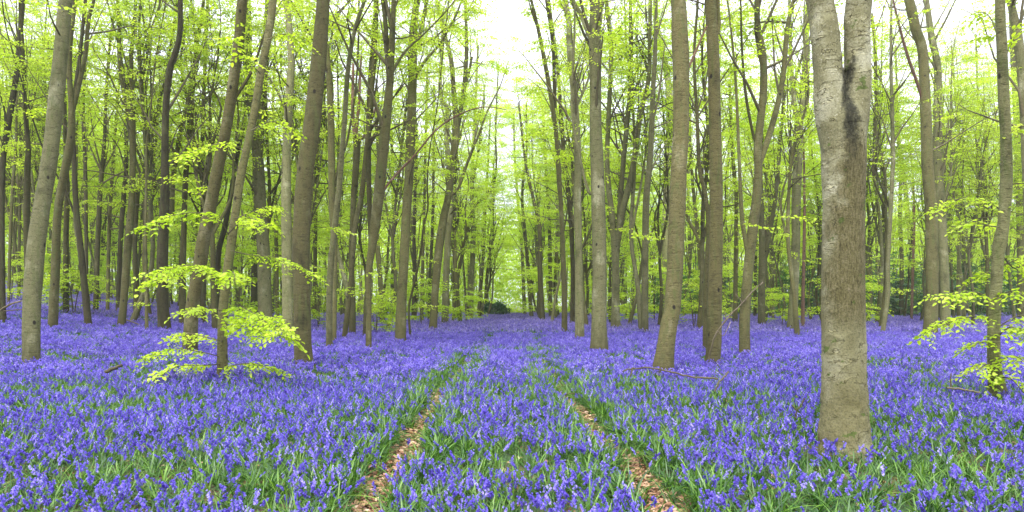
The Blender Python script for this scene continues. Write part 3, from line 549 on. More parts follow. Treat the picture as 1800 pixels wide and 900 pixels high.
BK = {'w': BARKWARM, 'n': BARKBROWN, 'b': BARK, 'g': BARKGREY, 'd': BARKDARK, 'r': BARKRED, 'B': BARKBIG}
hero_xy = []
SHELF = {}
for ti, (label, pts, limbs, kw) in enumerate(TREES):
    rg = np.random.default_rng(100 + ti)
    Y = base_depth(pts[0][0], pts[0][1]) if not kw.get('big') else 6.95
    if ti == 95: pass
    hero_xy.append((W(pts[0][0], pts[0][1], Y)[0], Y))
    bx = (pts[0][0] - 900) / F * Y; bz = float(ground(bx, Y)); base = np.array((bx, Y, bz))
    bm_ = BK[kw.get('bark', 'b')]
    lean = 0 if kw.get('big') else rg.uniform(-.25, .25)
    H = rg.uniform(17, 22) if Y > 12 else rg.uniform(15, 18)
    P, rad = traced(pts, Y, rg, lean)
    foot = P[0].copy(); foot[2] = bz - .15
    r0 = rad[0] * 1.12
    midp = P[0].copy(); midp[2] = bz + .12
    P = np.vstack([foot, midp, P]) if P[0][2] > bz + .16 else np.vstack([foot, P]); rad = np.concatenate([[r0 * 1.45, r0 * 1.08] if len(P) == len(rad) + 2 else [r0 * 1.3], rad])
    dead = bool(kw.get('dead')); stub = bool(kw.get('stub'))
    stems = []
    if not (dead or stub or kw.get('big')): P, rad = extend_up(P, rad, bz + H, rg)
    stems.append(smooth_stem(P, rad, 5))
    for l in limbs:
        y0 = pts[0][1]
        PL = []; RL = []; l2 = rg.uniform(-.15, .15)
        for x, y, w_ in l:
            d = Y * (1 + lean * (y0 - y) / F + (l2 * (l[0][1] - y) / F if not kw.get('big') else 0)); PL.append(W(x, y, d)); RL.append(w_ / 2 * d / F)
        PL = np.array(PL); RL = np.array(RL)
        if not (dead or stub): PL, RL = extend_up(PL, RL, bz + H * rg.uniform(.8, 1.), rg) if RL[-1] > .03 or kw.get('big') else extend_up(PL, RL, min(bz + H * .7, PL[-1][2] + 3), rg)
        stems.append(smooth_stem(PL, RL, 4))
    stems = [(p - base, r) for p, r in stems]
    root = empty("beech_tree", base); tag(root, label, "tree")
    if dead: root.name = "dead_pole"; root["category"] = "dead tree"
    if stub: root.name = "snapped_tree"
    near = Y < 14; mid = Y < 34
    if kw.get('big'):
        mb = MB()
        for k, (p, r) in enumerate(stems):
            pp, rr = smooth_stem(p, r, 6); tube(mb, pp, rr, 48, .045, seed=41 + k, cap=2)
            if k == 0:
                for a in (.3, 1.5, 2.7, 3.7, 4.6, 5.6):   # slight root flare
                    q = np.array([(math.cos(a) * d_, math.sin(a) * d_, z_) for d_, z_ in ((.11, .34), (.14, .18), (.19, .04), (.27, -.14))]); tube(mb, q, (.08, .11, .10, .07), 12, .1, seed=int(a * 10), cap=2)
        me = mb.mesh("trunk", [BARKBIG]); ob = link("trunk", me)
        md = ob.modifiers.new("r", 'REMESH'); md.mode = 'VOXEL'; md.voxel_size = .016; md.use_smooth_shade = True
        sm = ob.modifiers.new("s", 'SMOOTH'); sm.iterations = 6; sm.factor = .6
        dg = bpy.context.evaluated_depsgraph_get(); m2 = bpy.data.meshes.new_from_object(ob.evaluated_get(dg))
        ob.modifiers.clear(); ob.data = m2; m2.materials.clear(); m2.materials.append(BARKBIG)
        # bark folds: shallow horizontal lips
        v = np.empty(len(m2.vertices) * 3, np.float32); m2.vertices.foreach_get("co", v); v = v.reshape(-1, 3)
        nn = np.empty(len(m2.vertices) * 3, np.float32); m2.vertices.foreach_get("normal", nn); nn = nn.reshape(-1, 3)
        an = np.arctan2(v[:, 1], v[:, 0]); hh = v[:, 2] + .09 * np.sin(an * 2 + v[:, 2] * 2.3) + .05 * np.sin(an * 5 + v[:, 2] * 5)
        lip = np.maximum(0, np.sin(hh * 26 + 4 * vnoise(v[:, 2] * 1.3, an, 2))) ** 8 * (vnoise(an * 1.6, v[:, 2] * 3, 9) > .5)
        d = .006 * lip + .016 * (fbm(an * 2.2 + 9, v[:, 2] * 3.4, 12) - .5)
        low = sstep(1.0, .15, v[:, 2]); d += low * .03 * (fbm(an * 6 + 5, v[:, 2] * 14, 31) - .5)
        v += nn * d[:, None]; m2.vertices.foreach_set("co", v.ravel()); m2.update()
        ob.parent = root
        br, seats, dirs = grow_side([s for s in stems[1:]], 7.5, rg, 1.0, 1.2)
        mb = MB()
        for Q, r in br: tube(mb, Q, r, 4, cap=False)
        link("branches", mb.mesh("branches", [TWIG]), root)["kind"] = "stuff"
        mb = MB(); place_sprays(mb, SP_MID, seats, dirs + 1e-3, rg); link("crown", mb.mesh("crown", [LEAF, TWIG]), root)
        continue
    temps = SP_NEAR if Y < 13 else SP_MID if Y < 40 else SP_FAR
    wmax = pts[0][2] * Y / F
    h0 = rg.uniform(7.5, 9) if Y < 17 else rg.uniform(5.5, 8.5) if mid else rg.uniform(4, 8)
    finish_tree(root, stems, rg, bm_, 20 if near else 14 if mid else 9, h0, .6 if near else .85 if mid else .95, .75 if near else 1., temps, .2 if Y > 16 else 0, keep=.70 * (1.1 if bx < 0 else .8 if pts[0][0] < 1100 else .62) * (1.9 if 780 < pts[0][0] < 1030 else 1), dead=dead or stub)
    if stub or kw.get('limbbark'):
        for c in [c for c in root.children if c.name.startswith("limb")]: c.data.materials[0] = BARKRED
    if kw.get('deadb'):
        PL, RL = traced(kw['deadb'], Y, rg, lean); PL[:, 1] -= np.linspace(0, .25, len(PL))
        # same drift in depth as the trunk where it starts
        y0 = pts[0][1]
        PL = np.array([W(x, y, Y * (1 + lean * (y0 - kw['deadb'][0][1]) / F)) for x, y, _ in kw['deadb']]); 
        p, r = smooth_stem(PL - base, RL, 4); mb = MB(); tube(mb, p, r, 7, .12, seed=ti)
        link("dead_branch", mb.mesh("dead_branch", [BARKRED]), root)["label"] = "bare dead side branch with reddish bark"
    if kw.get('shelf'): SHELF[kw['shelf']] = (root, base, Y)

# ------------------------------------------------------------------ low leafy shelves on the two near trees
def shelf(root, base, Y, lines, rg, leafL=.09):
    for pts, dn, df in lines:
        n = len(pts); P = np.array([W(x, y, Y + dn + (df - dn) * k / (n - 1)) for k, (x, y) in enumerate(pts)]) - base
        A = catmull(P, 6); seg = np.linalg.norm(np.diff(A, axis=0), axis=1); s = np.concatenate([[0], np.cumsum(seg)])
        mb = MB(); tube(mb, A, np.linspace(.013, .004, len(A)), 5, cap=False)
        sh = link("shoot", mb.mesh("shoot", [TWIG]), root)
        mb = MB(); tm = [spray_template(.36, leafL, 13, True, rg, side=1, droop=.6) for _ in range(4)]
        pos = []; dr = []
        for u in np.arange(s[-1] * .2, s[-1], .095):
            p = np.array([np.interp(u, s, A[:, c]) for c in range(3)]); t = np.array([np.interp(min(u + .1, s[-1]), s, A[:, c]) for c in range(3)]) - np.array([np.interp(max(u - .1, 0), s, A[:, c]) for c in range(3)])
            t /= np.linalg.norm(t) + 1e-6; sd2 = np.array((-t[1], t[0], 0)) * rg.choice((-1, 1))
            pos.append(p); dr.append(t * .6 + sd2 * .8)
        place_sprays(mb, tm, pos, dr, rg, .7, 1.2, .35)
        link("leaves", mb.mesh("leaves", [LEAF, TWIG]), sh)
rg = np.random.default_rng(55)
r_, b_, Y_ = SHELF[1]
shelf(r_, b_, Y_, [
    ([(402,412),(380,380),(340,374),(300,380),(248,402)], 0, -1.8), ([(402,410),(430,384),(455,388),(474,398)], 0, -1.2),
    ([(397,498),(370,474),(330,466),(266,482)], 0, -2.3), ([(399,490),(410,478),(414,500)], 0, -1.5), ([(330,466),(300,486),(282,492)], -1.2, -2.2),
    ([(404,440),(440,448),(490,454),(548,480)], 0, .6), ([(391,560),(420,540),(450,552),(500,560)], 0, -2.2), ([(391,575),(430,574),(470,584),(505,595)], 0, -2.4), ([(392,565),(430,560),(480,570),(498,582)], 0, -2.9),
    ([(390,628),(350,618),(300,614),(242,632)], 0, -.6), ([(390,640),(360,642),(310,645),(262,676)], 0, -1.4), ([(391,648),(420,640),(452,640),(480,652)], 0, -.8), ([(391,600),(360,592),(320,585),(300,600)], 0, .8),
    ([(388,545),(350,540),(322,548)], 0, -1.), ([(432,268),(400,252),(350,262),(318,280)], 0, -1.), ([(440,230),(480,214),(520,236)], 0, 1.),
    ([(458,130),(440,110),(410,64)], 0, -.8), ([(470,70),(500,60),(540,82)], 0, .8), ([(412,385),(450,370),(480,362)], 0, 1.2)], rg)
r_, b_, Y_ = SHELF[2]
shelf(r_, b_, Y_, [
    ([(1749,560),(1720,556),(1680,562),(1622,590)], 0, -.9), ([(1750,530),(1720,515),(1690,514),(1648,520)], 0, -.3), ([(1752,525),(1780,512),(1830,530)], 0, -.8),
    ([(1748,600),(1775,575),(1815,590)], 0, -.9), ([(1748,610),(1730,600),(1705,612)], 0, -.5), ([(1748,640),(1735,640),(1712,655)], 0, -.6), ([(1748,645),(1780,625),(1820,650)], 0, -.8), ([(1750,665),(1775,665),(1800,690)], 0, -.7),
    ([(1764,372),(1730,352),(1690,350),(1640,366)], 0, -.4), ([(1762,400),(1730,395),(1700,385)], 0, .8), ([(1757,440),(1780,470),(1820,480)], 0, .3), ([(1768,330),(1790,322),(1830,330)], 0, -.5), ([(1768,240),(1790,225),(1820,215)], 0, -.8), ([(1752,490),(1735,478),(1712,490)], 0, .6),
    ([(1762,90),(1740,30),(1712,20)], 0, .6), ([(1762,120),(1790,40),(1830,30)], 0, -.3), ([(1755,470),(1790,455),(1820,440)], 0, -.4), ([(1748,580),(1790,555),(1830,560)], 0, -.2)], rg, .08)

# ------------------------------------------------------------------ the rest of the wood: tree kinds, then copies
def kind_tree(seed, fine):
    rg = np.random.default_rng(seed); H = rg.uniform(17, 22); n = 9
    z = np.linspace(-.2, H, n); wob = np.cumsum(rg.normal(0, .24, (n, 2)), 0); wob[0] = 0
    wob += np.outer(np.linspace(0, 1, n) ** 1.3, rg.normal(0, .9, 2))
    r0 = rg.uniform(.085, .155); rad = r0 * (1 - .88 * np.linspace(0, 1, n) ** 1.15); rad[0] *= 1.3
    P = np.column_stack([wob, z]); stems = [smooth_stem(P, rad, 3)]
    for k in range(rg.integers(2, 6)):
        i = rg.integers(2, 6); p = P[i]; a = rg.uniform(0, 6.28); m = 6; hh = H * rg.uniform(.7, .95) - p[2]
        t = np.linspace(0, 1, m); off = rg.uniform(.6, 1.8)
        Q = p + np.column_stack([math.cos(a) * off * t ** .6, math.sin(a) * off * t ** .6, hh * t]) + np.vstack([[0, 0, 0], rg.normal(0, .26, (m - 1, 3))])
        stems.append(smooth_stem(Q, rad[i] * .72 * (1 - .85 * t), 3))
    root = empty("beech_tree", (0, 0, 0))
    bm_ = [BARK, BARKGREY, BARKGREY, BARK][seed % 4]
    finish_tree(root, stems, rg, bm_, 9, rg.uniform(3.2, 6.5), 1.1 if fine else 1.15, 1.05, SP_MID if fine else SP_FAR, .20, keep=.58 if fine else .58)
    return root
def copy_tree(o, parent=None):
    c = o.copy(); C.objects.link(c); c.parent = parent
    for ch in o.children: copy_tree(ch, c)
    return c
fine_kinds = [kind_tree(400 + k, True) for k in range(6)]
far_kinds = [kind_tree(500 + k, False) for k in range(8)]
used = set()
def plant(kinds, x, y, rg, label, group, s=1.):
    k = int(rg.integers(0, len(kinds))); src = kinds[k]
    if src.name not in used: o = src; used.add(src.name)
    else: o = copy_tree(src)
    o.location = (x, y, float(ground(x, y))); o.rotation_euler = (rg.normal(0, .025), rg.normal(0, .025), rg.uniform(0, 6.28)); q = s * rg.uniform(.85, 1.15); o.scale = (q, q, q)
    tag(o, label, "tree", group); return o
rg = np.random.default_rng(77)
placed = [h for h in hero_xy]
def free(x, y, d):
    for a, b in placed:
        if (a - x) ** 2 + (b - y) ** 2 < d * d: return False
    return True
def zone(x, y):
    u = x / y * F + 900
    if y < 55:
        if u < 300: return "slender beech deep in the wood behind the big leaning trunks at the left", "mid-distance beeches, far left"
        if u < 860: return "slender beech deep in the wood left of the track, behind the thick near trunks", "mid-distance beeches left of the track"
        if u < 1350: return "slender beech in the wood right of the track, behind the stout smooth trunks", "mid-distance beeches right of the track"
        return "slender beech standing behind and beyond the great forked tree", "mid-distance beeches, far right"
    if u < 300: return "far thin beech among crowded poles on the bluebell slope at the left", "distant beeches on the left slope"
    if u < 860: return "far thin beech among crowded poles left of the track", "distant beeches left of the track"
    if u < 1350: return "far thin beech among crowded poles right of the track", "distant beeches right of the track"
    return "far thin beech before the dark green shrubs at the right", "distant beeches, far right"
nfill = 0
for Yt in np.arange(52, 99, 9):
    for sd_ in (-1, 1):
        X = float(track_x(Yt)) + sd_ * rg.uniform(3.0, 4.2); y_ = Yt + rg.uniform(-1.5, 1.5)
        if free(X, y_, 1.1):
            placed.append((X, y_)); plant(fine_kinds if Yt < 60 else far_kinds, X, y_, rg, "thin beech in the row lining the " + ("left" if sd_ < 0 else "right") + " side of the track far off", "far beeches lining the track, " + ("left" if sd_ < 0 else "right") + " row"); nfill += 1
for tries in range(6000):
    if nfill >= 203: break
    Yt = 27 + 73 * rg.random() ** .75; X = rg.uniform(-.86, .86) * Yt
    u = X / Yt * F + 900
    if abs(X - track_x(Yt)) < (3.6 + .02 * Yt if Yt < 60 else 3.4): continue
    if u > 1100 and rg.random() < .35: continue
    if not free(X, Yt, 1.9 if Yt < 60 else 2.2): continue
    placed.append((X, Yt)); lab, grp = zone(X, Yt)
    plant(fine_kinds if Yt < 48 else far_kinds, X, Yt, rg, lab, grp); nfill += 1
for k in fine_kinds + far_kinds:
    if k.name not in used:
        for c in list(k.children): bpy.data.objects.remove(c)
        bpy.data.objects.remove(k)

# ------------------------------------------------------------------ understorey: young beeches and evergreen shrubs
def sapling_kind(seed, m, h, temps):
    rg = np.random.default_rng(seed); root = empty("young_beech", (0, 0, 0)); mb = MB(); seats = []; dr = []
    for s in range(3):
        a = rg.uniform(0, 6.28); P = np.array([(0, 0, -.1), (.12 * math.cos(a), .12 * math.sin(a), h * .35), (.4 * math.cos(a), .4 * math.sin(a), h * rg.uniform(.75, 1))]); A, r = smooth_stem(P, np.array((.03, .02, .008)), 4); tube(mb, A, r, 5)
        for k in range(13):
            t = rg.uniform(.2, 1); p = np.array([np.interp(t * A[-1, 2], A[:, 2], A[:, c]) for c in range(3)]); b = rg.uniform(0, 6.28); l = rg.uniform(.3, 1.3) * (1.15 - .6 * t)
            d = np.array((math.cos(b), math.sin(b), .12)); tube(mb, p + d * l * np.linspace(0, 1, 3)[:, None], (.008, .005, .003), 3, cap=False)
            for q in (.35, .7, 1): seats.append(p + d * l * q); dr.append(d)
    link("stem", mb.mesh("stem", [TWIG]), root); mb = MB(); place_sprays(mb, temps, seats, dr, rg); link("crown", mb.mesh("crown", [m, TWIG]), root); return root
saps = [sapling_kind(610 + k, LEAF, 2.6 + .8 * k, SP_MID if k < 2 else SP_FAR) for k in range(4)]
srg = np.random.default_rng(88)
spots = [(1585, 30, 1), (1500, 42, 2), (1560, 36, 1), (1220, 40, 1), (1375, 45, 2), (1420, 40, 2), (560, 38, 1), (520, 50, 2), (300, 40, 1), (130, 34, 0), (20, 38, 1), (200, 46, 2), (660, 34, 0), (740, 46, 2), (1000, 50, 2), (1110, 48, 2),
         (1150, 60, 3), (620, 60, 3), (420, 48, 3), (1690, 38, 2), (1740, 42, 3), (1790, 34, 2), (1640, 50, 3), (850, 70, 3), (948, 66, 3), (820, 52, 2), (975, 44, 1), (60, 56, 3), (260, 60, 3), (360, 62, 3), (1290, 58, 3), (1460, 60, 3), (480, 66, 3), (700, 66, 3), (1060, 68, 3), (1350, 68, 3), (1560, 66, 3), (1700, 64, 3), (90, 70, 3), (170, 66, 3), (1240, 72, 3), (780, 74, 3)]
usd = set()
sap_where = ["left of the track", "right of the track", "beyond the great forked tree"]
spots = [q for i_, q in enumerate(spots) if i_ % 3 != 2 and not (q[0] > 1420 and (q[1] >= 45 or q[0] in (1585, 1690, 1790)))]
for (u, Yt, k) in spots:
    X = (u - 900) / F * Yt
    if not k in usd: o = saps[k]; usd.add(k)
    else: o = copy_tree(saps[k])
    o.location = (X, Yt, float(ground(X, Yt))); o.rotation_euler = (0, 0, srg.uniform(0, 6.28)); s = srg.uniform(.85, 1.3); o.scale = (s, s, s)
    wz = 0 if u < 900 else 1 if u < 1420 else 2
    tag(o, "young beech with layered lime green leaves under the tall trunks, " + sap_where[wz], "young tree", "young beeches " + sap_where[wz])
def bush(name, label, grp, X, Y, wdt, h, seed, m, n, leafL, cat="shrub"):
    rg = np.random.default_rng(seed); base = (X, Y, float(ground(X, Y))); root = empty(name, base); mb = MB()
    seats = []; dr = []
    for k in range(n):
        a = rg.uniform(0, 6.28); rr = rg.random() ** .5; z = rg.random(); rad = wdt * .5 * rr * math.sqrt(max(.05, 1 - (z * .95) ** 2)) * (.75 + .5 * float(vnoise(np.array(a * 1.2), np.array(z * 3.), seed)))
        seats.append((math.cos(a) * rad, math.sin(a) * rad, .15 + z * h * (.8 + .4 * float(vnoise(np.array(a * 2.), np.array(1.), seed + 3))))); dr.append((math.cos(a), math.sin(a), .2))
    tm = [spray_template(.6, leafL, 16, False, rg, twigs=False, side=2) for _ in range(4)]
    st = MB()
    for k in range(7):
        a = rg.uniform(0, 6.28); q = np.array([(0, 0, -.1), (math.cos(a) * wdt * .12, math.sin(a) * wdt * .12, h * .4), (math.cos(a) * wdt * .3, math.sin(a) * wdt * .3, h * .8)]); tube(st, catmull(q, 4), np.linspace(.04, .01, 9), 5)
    link("stems", st.mesh("stems", [BARKDARK]), root)["kind"] = "stuff"
    place_sprays(mb, tm, seats, dr, rg, .8, 1.5, .6); link("foliage", mb.mesh("foliage", [m, TWIG]), root)
    tag(root, label, cat, grp)
bush("holly_bush", "dark holly bush closing the view at the far end of the track", None, -2.4, 93, 3.0, 1.8, 1, LEAFDARK, 300, .2)
hb = [(1435, 80, 8, 6., 0), (1475, 86, 9, 7., 1), (1530, 82, 8, 6.4, 0), (1575, 88, 9, 7., 1), (1615, 80, 8, 5.8, 0), (1665, 88, 9, 7., 1), (1720, 80, 9, 6.4, 0), (1775, 86, 9, 7., 1), (1830, 80, 9, 6, 0), (1180, 92, 8, 5, 1), (1290, 90, 8, 5.5, 0), (1350, 92, 9, 6.5, 1), (1240, 95, 8, 6, 1), (1400, 92, 9, 6.5, 1)]
for k, (u, Yt, wd, h, kd) in enumerate(hb):
    X = (u - 900) / F * Yt
    if kd == 0: bush("evergreen_shrub", "dark evergreen shrub between distant trunks right of the track", "dark evergreen shrubs at the right", X, Yt, wd, h, 20 + k, LEAFDARK, 420, .2)
    else: bush("green_shrub", "mid green leafy shrub behind the evergreens right of the track", "mid green shrubs at the right", X, Yt, wd, h * 1.15, 20 + k, LEAFMID, 420, .2)

# far-off wood that closes the view: reads as one mass
rg = np.random.default_rng(9); mb = MB(); seats = []; n = 0
N_ = 60000
X = rg.uniform(-125, 125, N_); Yf = rg.uniform(98, 150, N_)
hh = rg.random(N_) ** .85
top = 15 + 5 * fbm(X * .12, Yf * .1, 4) - 1.5 * np.exp(-((X - track_x(Yf)) / 4) ** 2)
Z = ground(X, Yf) + .3 + hh * top
dens = fbm(X * .25, Z * .35 + Yf * .1, 8)
sel = (dens > .3) & (np.abs(X / Yf) < .95)
P = np.stack([X, Yf, Z], 1)[sel]; a = rg.uniform(0, 6.28, len(P)); D = np.stack([np.cos(a), np.sin(a), 0 * a], 1)
place_sprays(mb, [spray_template(1.6, .42, 7, False, rg, twigs=False, side=1) for _ in range(4)], P, D, rg, .8, 1.3, .5)
for k in range(650):
    y = rg.uniform(98, 145); x = rg.uniform(-.85, .85) * y
    if abs(x - track_x(y)) < 3: continue
    z0 = float(ground(x, y)); h = rg.uniform(12, 18); q = np.array([(x, y, z0 - .2), (x + rg.normal(0, .4), y, z0 + h * .5), (x + rg.normal(0, .9), y, z0 + h)])
    tube(mb, catmull(q, 3), np.linspace(rg.uniform(.14, .24), .04, 7), 5, mat=2)
tag(link("distant_wood", mb.mesh("distant_wood", [LEAF, TWIG, BARKGREY])), "distant wood of pale green leaves and thin trunks closing the view", kind="stuff")

# faint moist air that pales the far trees
m, nt_, N, K = mat("woodland_air"); pv = N("ShaderNodeVolumePrincipled"); pv.inputs["Color"].default_value = (.93, .97, .95, 1); pv.inputs["Density"].default_value = .0005; pv.inputs["Anisotropy"].default_value = .2
o = N("ShaderNodeOutputMaterial"); K(pv.outputs[0], o.inputs["Volume"])
HB = (-2600, -2600, -1.4, 2600, 2600, 30)
mb = MB(); x0, y0, z0, x1, y1, z1 = HB
mb.add([(x0,y0,z0),(x1,y0,z0),(x1,y1,z0),(x0,y1,z0),(x0,y0,z1),(x1,y0,z1),(x1,y1,z1),(x0,y1,z1)], [(0,3,2,1),(4,5,6,7),(0,1,5,4),(1,2,6,5),(2,3,7,6),(3,0,4,7)])
tag(link("haze", mb.mesh("haze", [m], smooth=False)), "thin pale air among the far trees", kind="stuff")
# ------------------------------------------------------------------ bluebells
def bell(mb, p, axis_, s, sides, tint, rg):
    """one hanging bell: tube with flared, recurved petal tips"""
    a_ = axis_ / np.linalg.norm(axis_); u = np.cross(a_, (0.3, .9, .2)); u /= np.linalg.norm(u); v = np.cross(a_, u)
    an = np.arange(sides) / sides * 6.2832 + rg.uniform(0, 1)
    ring = lambda r, d, o=0: p + a_ * d * s + (np.cos(an + o)[:, None] * u + np.sin(an + o)[:, None] * v) * r * s
    h = 3.1416 / sides; V = np.vstack([ring(.0035, 0), ring(.0068, .013), ring(.0135, .019, h)])
    j = np.arange(sides); k = (j + 1) % sides
    mb.add(V, np.stack([j, k, sides + k, sides + j], -1), np.stack([sides + j, sides + k, 2 * sides + j], -1), tint)
def plant_stem(mb, x, y, rg, lod):
    h = rg.uniform(.24, .37); a = rg.uniform(0, 6.28); ln = rg.uniform(.02, .10); d = np.array((math.cos(a), math.sin(a), 0))
    t = np.linspace(0, 1, 6 if lod == 0 else 4); P = np.array((x, y, 0)) + d * (ln * t ** 2.2)[:, None] * 1.2 + np.array((0, 0, 1.)) * (h * (t - .10 * t ** 5))[:, None]
    tube(mb, P, np.linspace(.0032, .0015, len(t)), 3, tint=rg.uniform(.2, .9), mat=2, cap=False)
    nb = rg.integers(7, 12) if lod == 0 else 8 if lod == 1 else 4
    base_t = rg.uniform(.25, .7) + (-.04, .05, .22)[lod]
    for k in range(nb):
        u = 1 - .36 * k / nb; p = np.array([np.interp(u, t, P[:, c]) for c in range(3)]); b = a + rg.normal(0, 1.0 if lod == 0 else 1.6)
        o = np.array((math.cos(b), math.sin(b), 0)); p = p + o * .010; ax = o * rg.uniform(.4, 1.0) + np.array((0, 0, -1.)) * rg.uniform(.5, 1.2)
        ti = np.clip(base_t + rg.normal(0, .13), 0, 1)
        if lod == 0: bell(mb, p, ax, rg.uniform(.95, 1.4) * (.75 + .25 * min(1, k / 3)), 6, ti, rg)
        elif lod == 1: bell(mb, p, ax, rg.uniform(1.3, 1.8), 3, ti, rg)
        else:
            s = .034; V = p + rg.normal(0, s * .6, (4, 3)); mb.add(V, None, np.array([(0, 1, 2), (0, 2, 3), (1, 3, 2)]), ti)
def blade(mb, x, y, rg, L_, seg, wide, tint, arch=None):
    a = rg.uniform(0, 6.28); d = np.array((math.cos(a), math.sin(a), 0)); s = np.array((-d[1], d[0], 0)); t = np.linspace(0, 1, seg + 1)
    lean = rg.uniform(.35, 1.15) if arch is None else arch; fall = rg.uniform(.4, 1.3)
    P = np.array((x, y, 0)) + d * (L_ * lean * (t ** 1.3))[:, None] + np.array((0, 0, 1.)) * (L_ * (t * (1.05 - lean * .35) - fall * .55 * lean * t ** 2.6))[:, None]
    wd = wide * (1 - t ** 2.5) * .5 * (.6 + .4 * np.minimum(1, t * 4)); wd[-1] = .0006
    rol = np.array((0, 0, 1.)) * .35
    A = P + s * wd[:, None] + rol * wd[:, None]; B = P - s * wd[:, None] + rol * wd[:, None]
    V = np.empty(((seg + 1) * 2, 3)); V[0::2] = A; V[1::2] = B; j = np.arange(seg) * 2
    mb.add(V, np.stack([j, j + 1, j + 3, j + 2], -1), None, tint, 1)
pr = np.random.default_rng(21)
protos = []
def proto(name, mb, mats):
    o = bpy.data.objects.new(name, mb.mesh(name, mats)); return o
FL = [BELL, BLADE, STEM]
near_i = []; mid_i = []; far_i = []
for k in range(10):     # single flowering stems
    mb = MB(); plant_stem(mb, 0, 0, pr, 0)
    for q in range(2): blade(mb, 0, 0, pr, pr.uniform(.16, .26), 4, .011, pr.uniform(.2, .8))
    near_i.append(len(protos)); protos.append(mb)
for k in range(6):      # clumps
    mb = MB()
    for q in range(5):
        x, y = pr.normal(0, .16, 2); plant_stem(mb, x, y, pr, 1)
        blade(mb, x, y, pr, .22, 3, .014, pr.uniform(.1, .6))
    mid_i.append(len(protos)); protos.append(mb)
for k in range(5):
    mb = MB()
    for q in range(16):
        x, y = pr.normal(0, .35, 2); plant_stem(mb, x, y, pr, 2)
    far_i.append(len(protos)); protos.append(mb)
def scatter(name, protos, mats, pts, idx, scl, rg, label, tiltk=.12):
    col = bpy.data.collections.new(name + "_kinds")
    for k, m in enumerate(protos): col.objects.link(proto("%s_kind_%02d" % (name, k), m, mats))
    me = bpy.data.meshes.new(name); me.vertices.add(len(pts)); me.vertices.foreach_set("co", pts.astype(np.float32).ravel())
    at = me.attributes.new("pick", 'INT', 'POINT'); at.data.foreach_set("value", idx.astype(np.int32))
    at = me.attributes.new("turn", 'FLOAT_VECTOR', 'POINT'); at.data.foreach_set("vector", np.stack([rg.normal(0, tiltk, len(pts)), rg.normal(0, tiltk, len(pts)), rg.uniform(0, 6.283, len(pts))], 1).astype(np.float32).ravel())
    at = me.attributes.new("size", 'FLOAT', 'POINT'); at.data.foreach_set("value", scl.astype(np.float32))
    for m in mats: me.materials.append(m)
    o = link(name, me); tag(o, label, kind="stuff")
    g = bpy.data.node_groups.new(name + "_scatter", 'GeometryNodeTree')
    g.interface.new_socket("Geometry", in_out='INPUT', socket_type='NodeSocketGeometry'); g.interface.new_socket("Geometry", in_out='OUTPUT', socket_type='NodeSocketGeometry')
    N = g.nodes.new; K = g.links.new
    gi = N("NodeGroupInput"); go = N("NodeGroupOutput"); ip = N("GeometryNodeInstanceOnPoints"); ci = N("GeometryNodeCollectionInfo")
    ci.inputs[0].default_value = col; ci.inputs["Separate Children"].default_value = True; ci.inputs["Reset Children"].default_value = True
    def named(n_, t):
        q = N("GeometryNodeInputNamedAttribute"); q.data_type = t; q.inputs[0].default_value = n_; return q.outputs[0]
    e2r = N("FunctionNodeEulerToRotation"); K(named("turn", 'FLOAT_VECTOR'), e2r.inputs[0])
    K(gi.outputs[0], ip.inputs["Points"]); K(ci.outputs[0], ip.inputs["Instance"]); ip.inputs["Pick Instance"].default_value = True
    K(named("pick", 'INT'), ip.inputs["Instance Index"]); K(e2r.outputs[0], ip.inputs["Rotation"]); K(named("size", 'FLOAT'), ip.inputs["Scale"]); K(ip.outputs[0], go.inputs[0])
    md = o.modifiers.new("scatter", 'NODES'); md.node_group = g
    return o
def wedge(n, y0, y1, k=.84, pad=1.2):
    Y = np.sqrt(rg.uniform(y0 ** 2, y1 ** 2, n)); X = rg.uniform(-1, 1, n) * (k * Y + pad); return X, Y
GREENS = [(-10.2, 17.5, 2.6, 1.0), (-7.6, 11.6, .9, .6), (9.5, 17., 2.2, .9), (12., 22., 3, 1.), (.0, 6.2, .45, .8), (-5.6, 9.5, .9, .5), (3.6, 5.8, .8, .5), (-3.2, 5.9, 1.0, .6)]
def flower_density(X, Y):
    d = sstep(.30, .58, fbm(X * .9, Y * .9, 50, 3)) * .55 + .45
    clump = sstep(.25, .6, fbm(X * 3.1, Y * 3.1, 60, 2)); d = d * (.2 + .8 * clump)
    r = rut_dist(X, Y); d *= .05 + .95 * sstep(.08, .44, r)
    for a, b, rx, ry in GREENS: d *= 1 - .85 * np.exp(-((X - a) / rx) ** 2 - ((Y - b) / ry) ** 2)
    return d
rg = np.random.default_rng(31)
pts = []; idx = []; sc = []
def sow(n, y0, y1, ids, s0, s1, fl=1., pw=1.):
    X, Y = wedge(n, y0, y1); keep = rg.random(n) < np.clip(flower_density(X, Y) ** pw * fl, 0, 1); X = X[keep]; Y = Y[keep]
    pts.append(np.stack([X, Y, ground(X, Y)], 1)); idx.append(rg.choice(ids, len(X))); sc.append(rg.uniform(s0, s1, len(X)))
sow(28000, 2.6, 13, near_i, .6, 1.0)
sow(27000, 13, 34, mid_i, .66, .98, 1.0)
sow(34000, 34, 112, far_i, .9, 1.2, 2.2, .6)
scatter("bluebell_flowers", protos, FL, np.vstack(pts), np.concatenate(idx), np.concatenate(sc), rg, "carpet of violet blue bluebells covering the whole woodland floor")
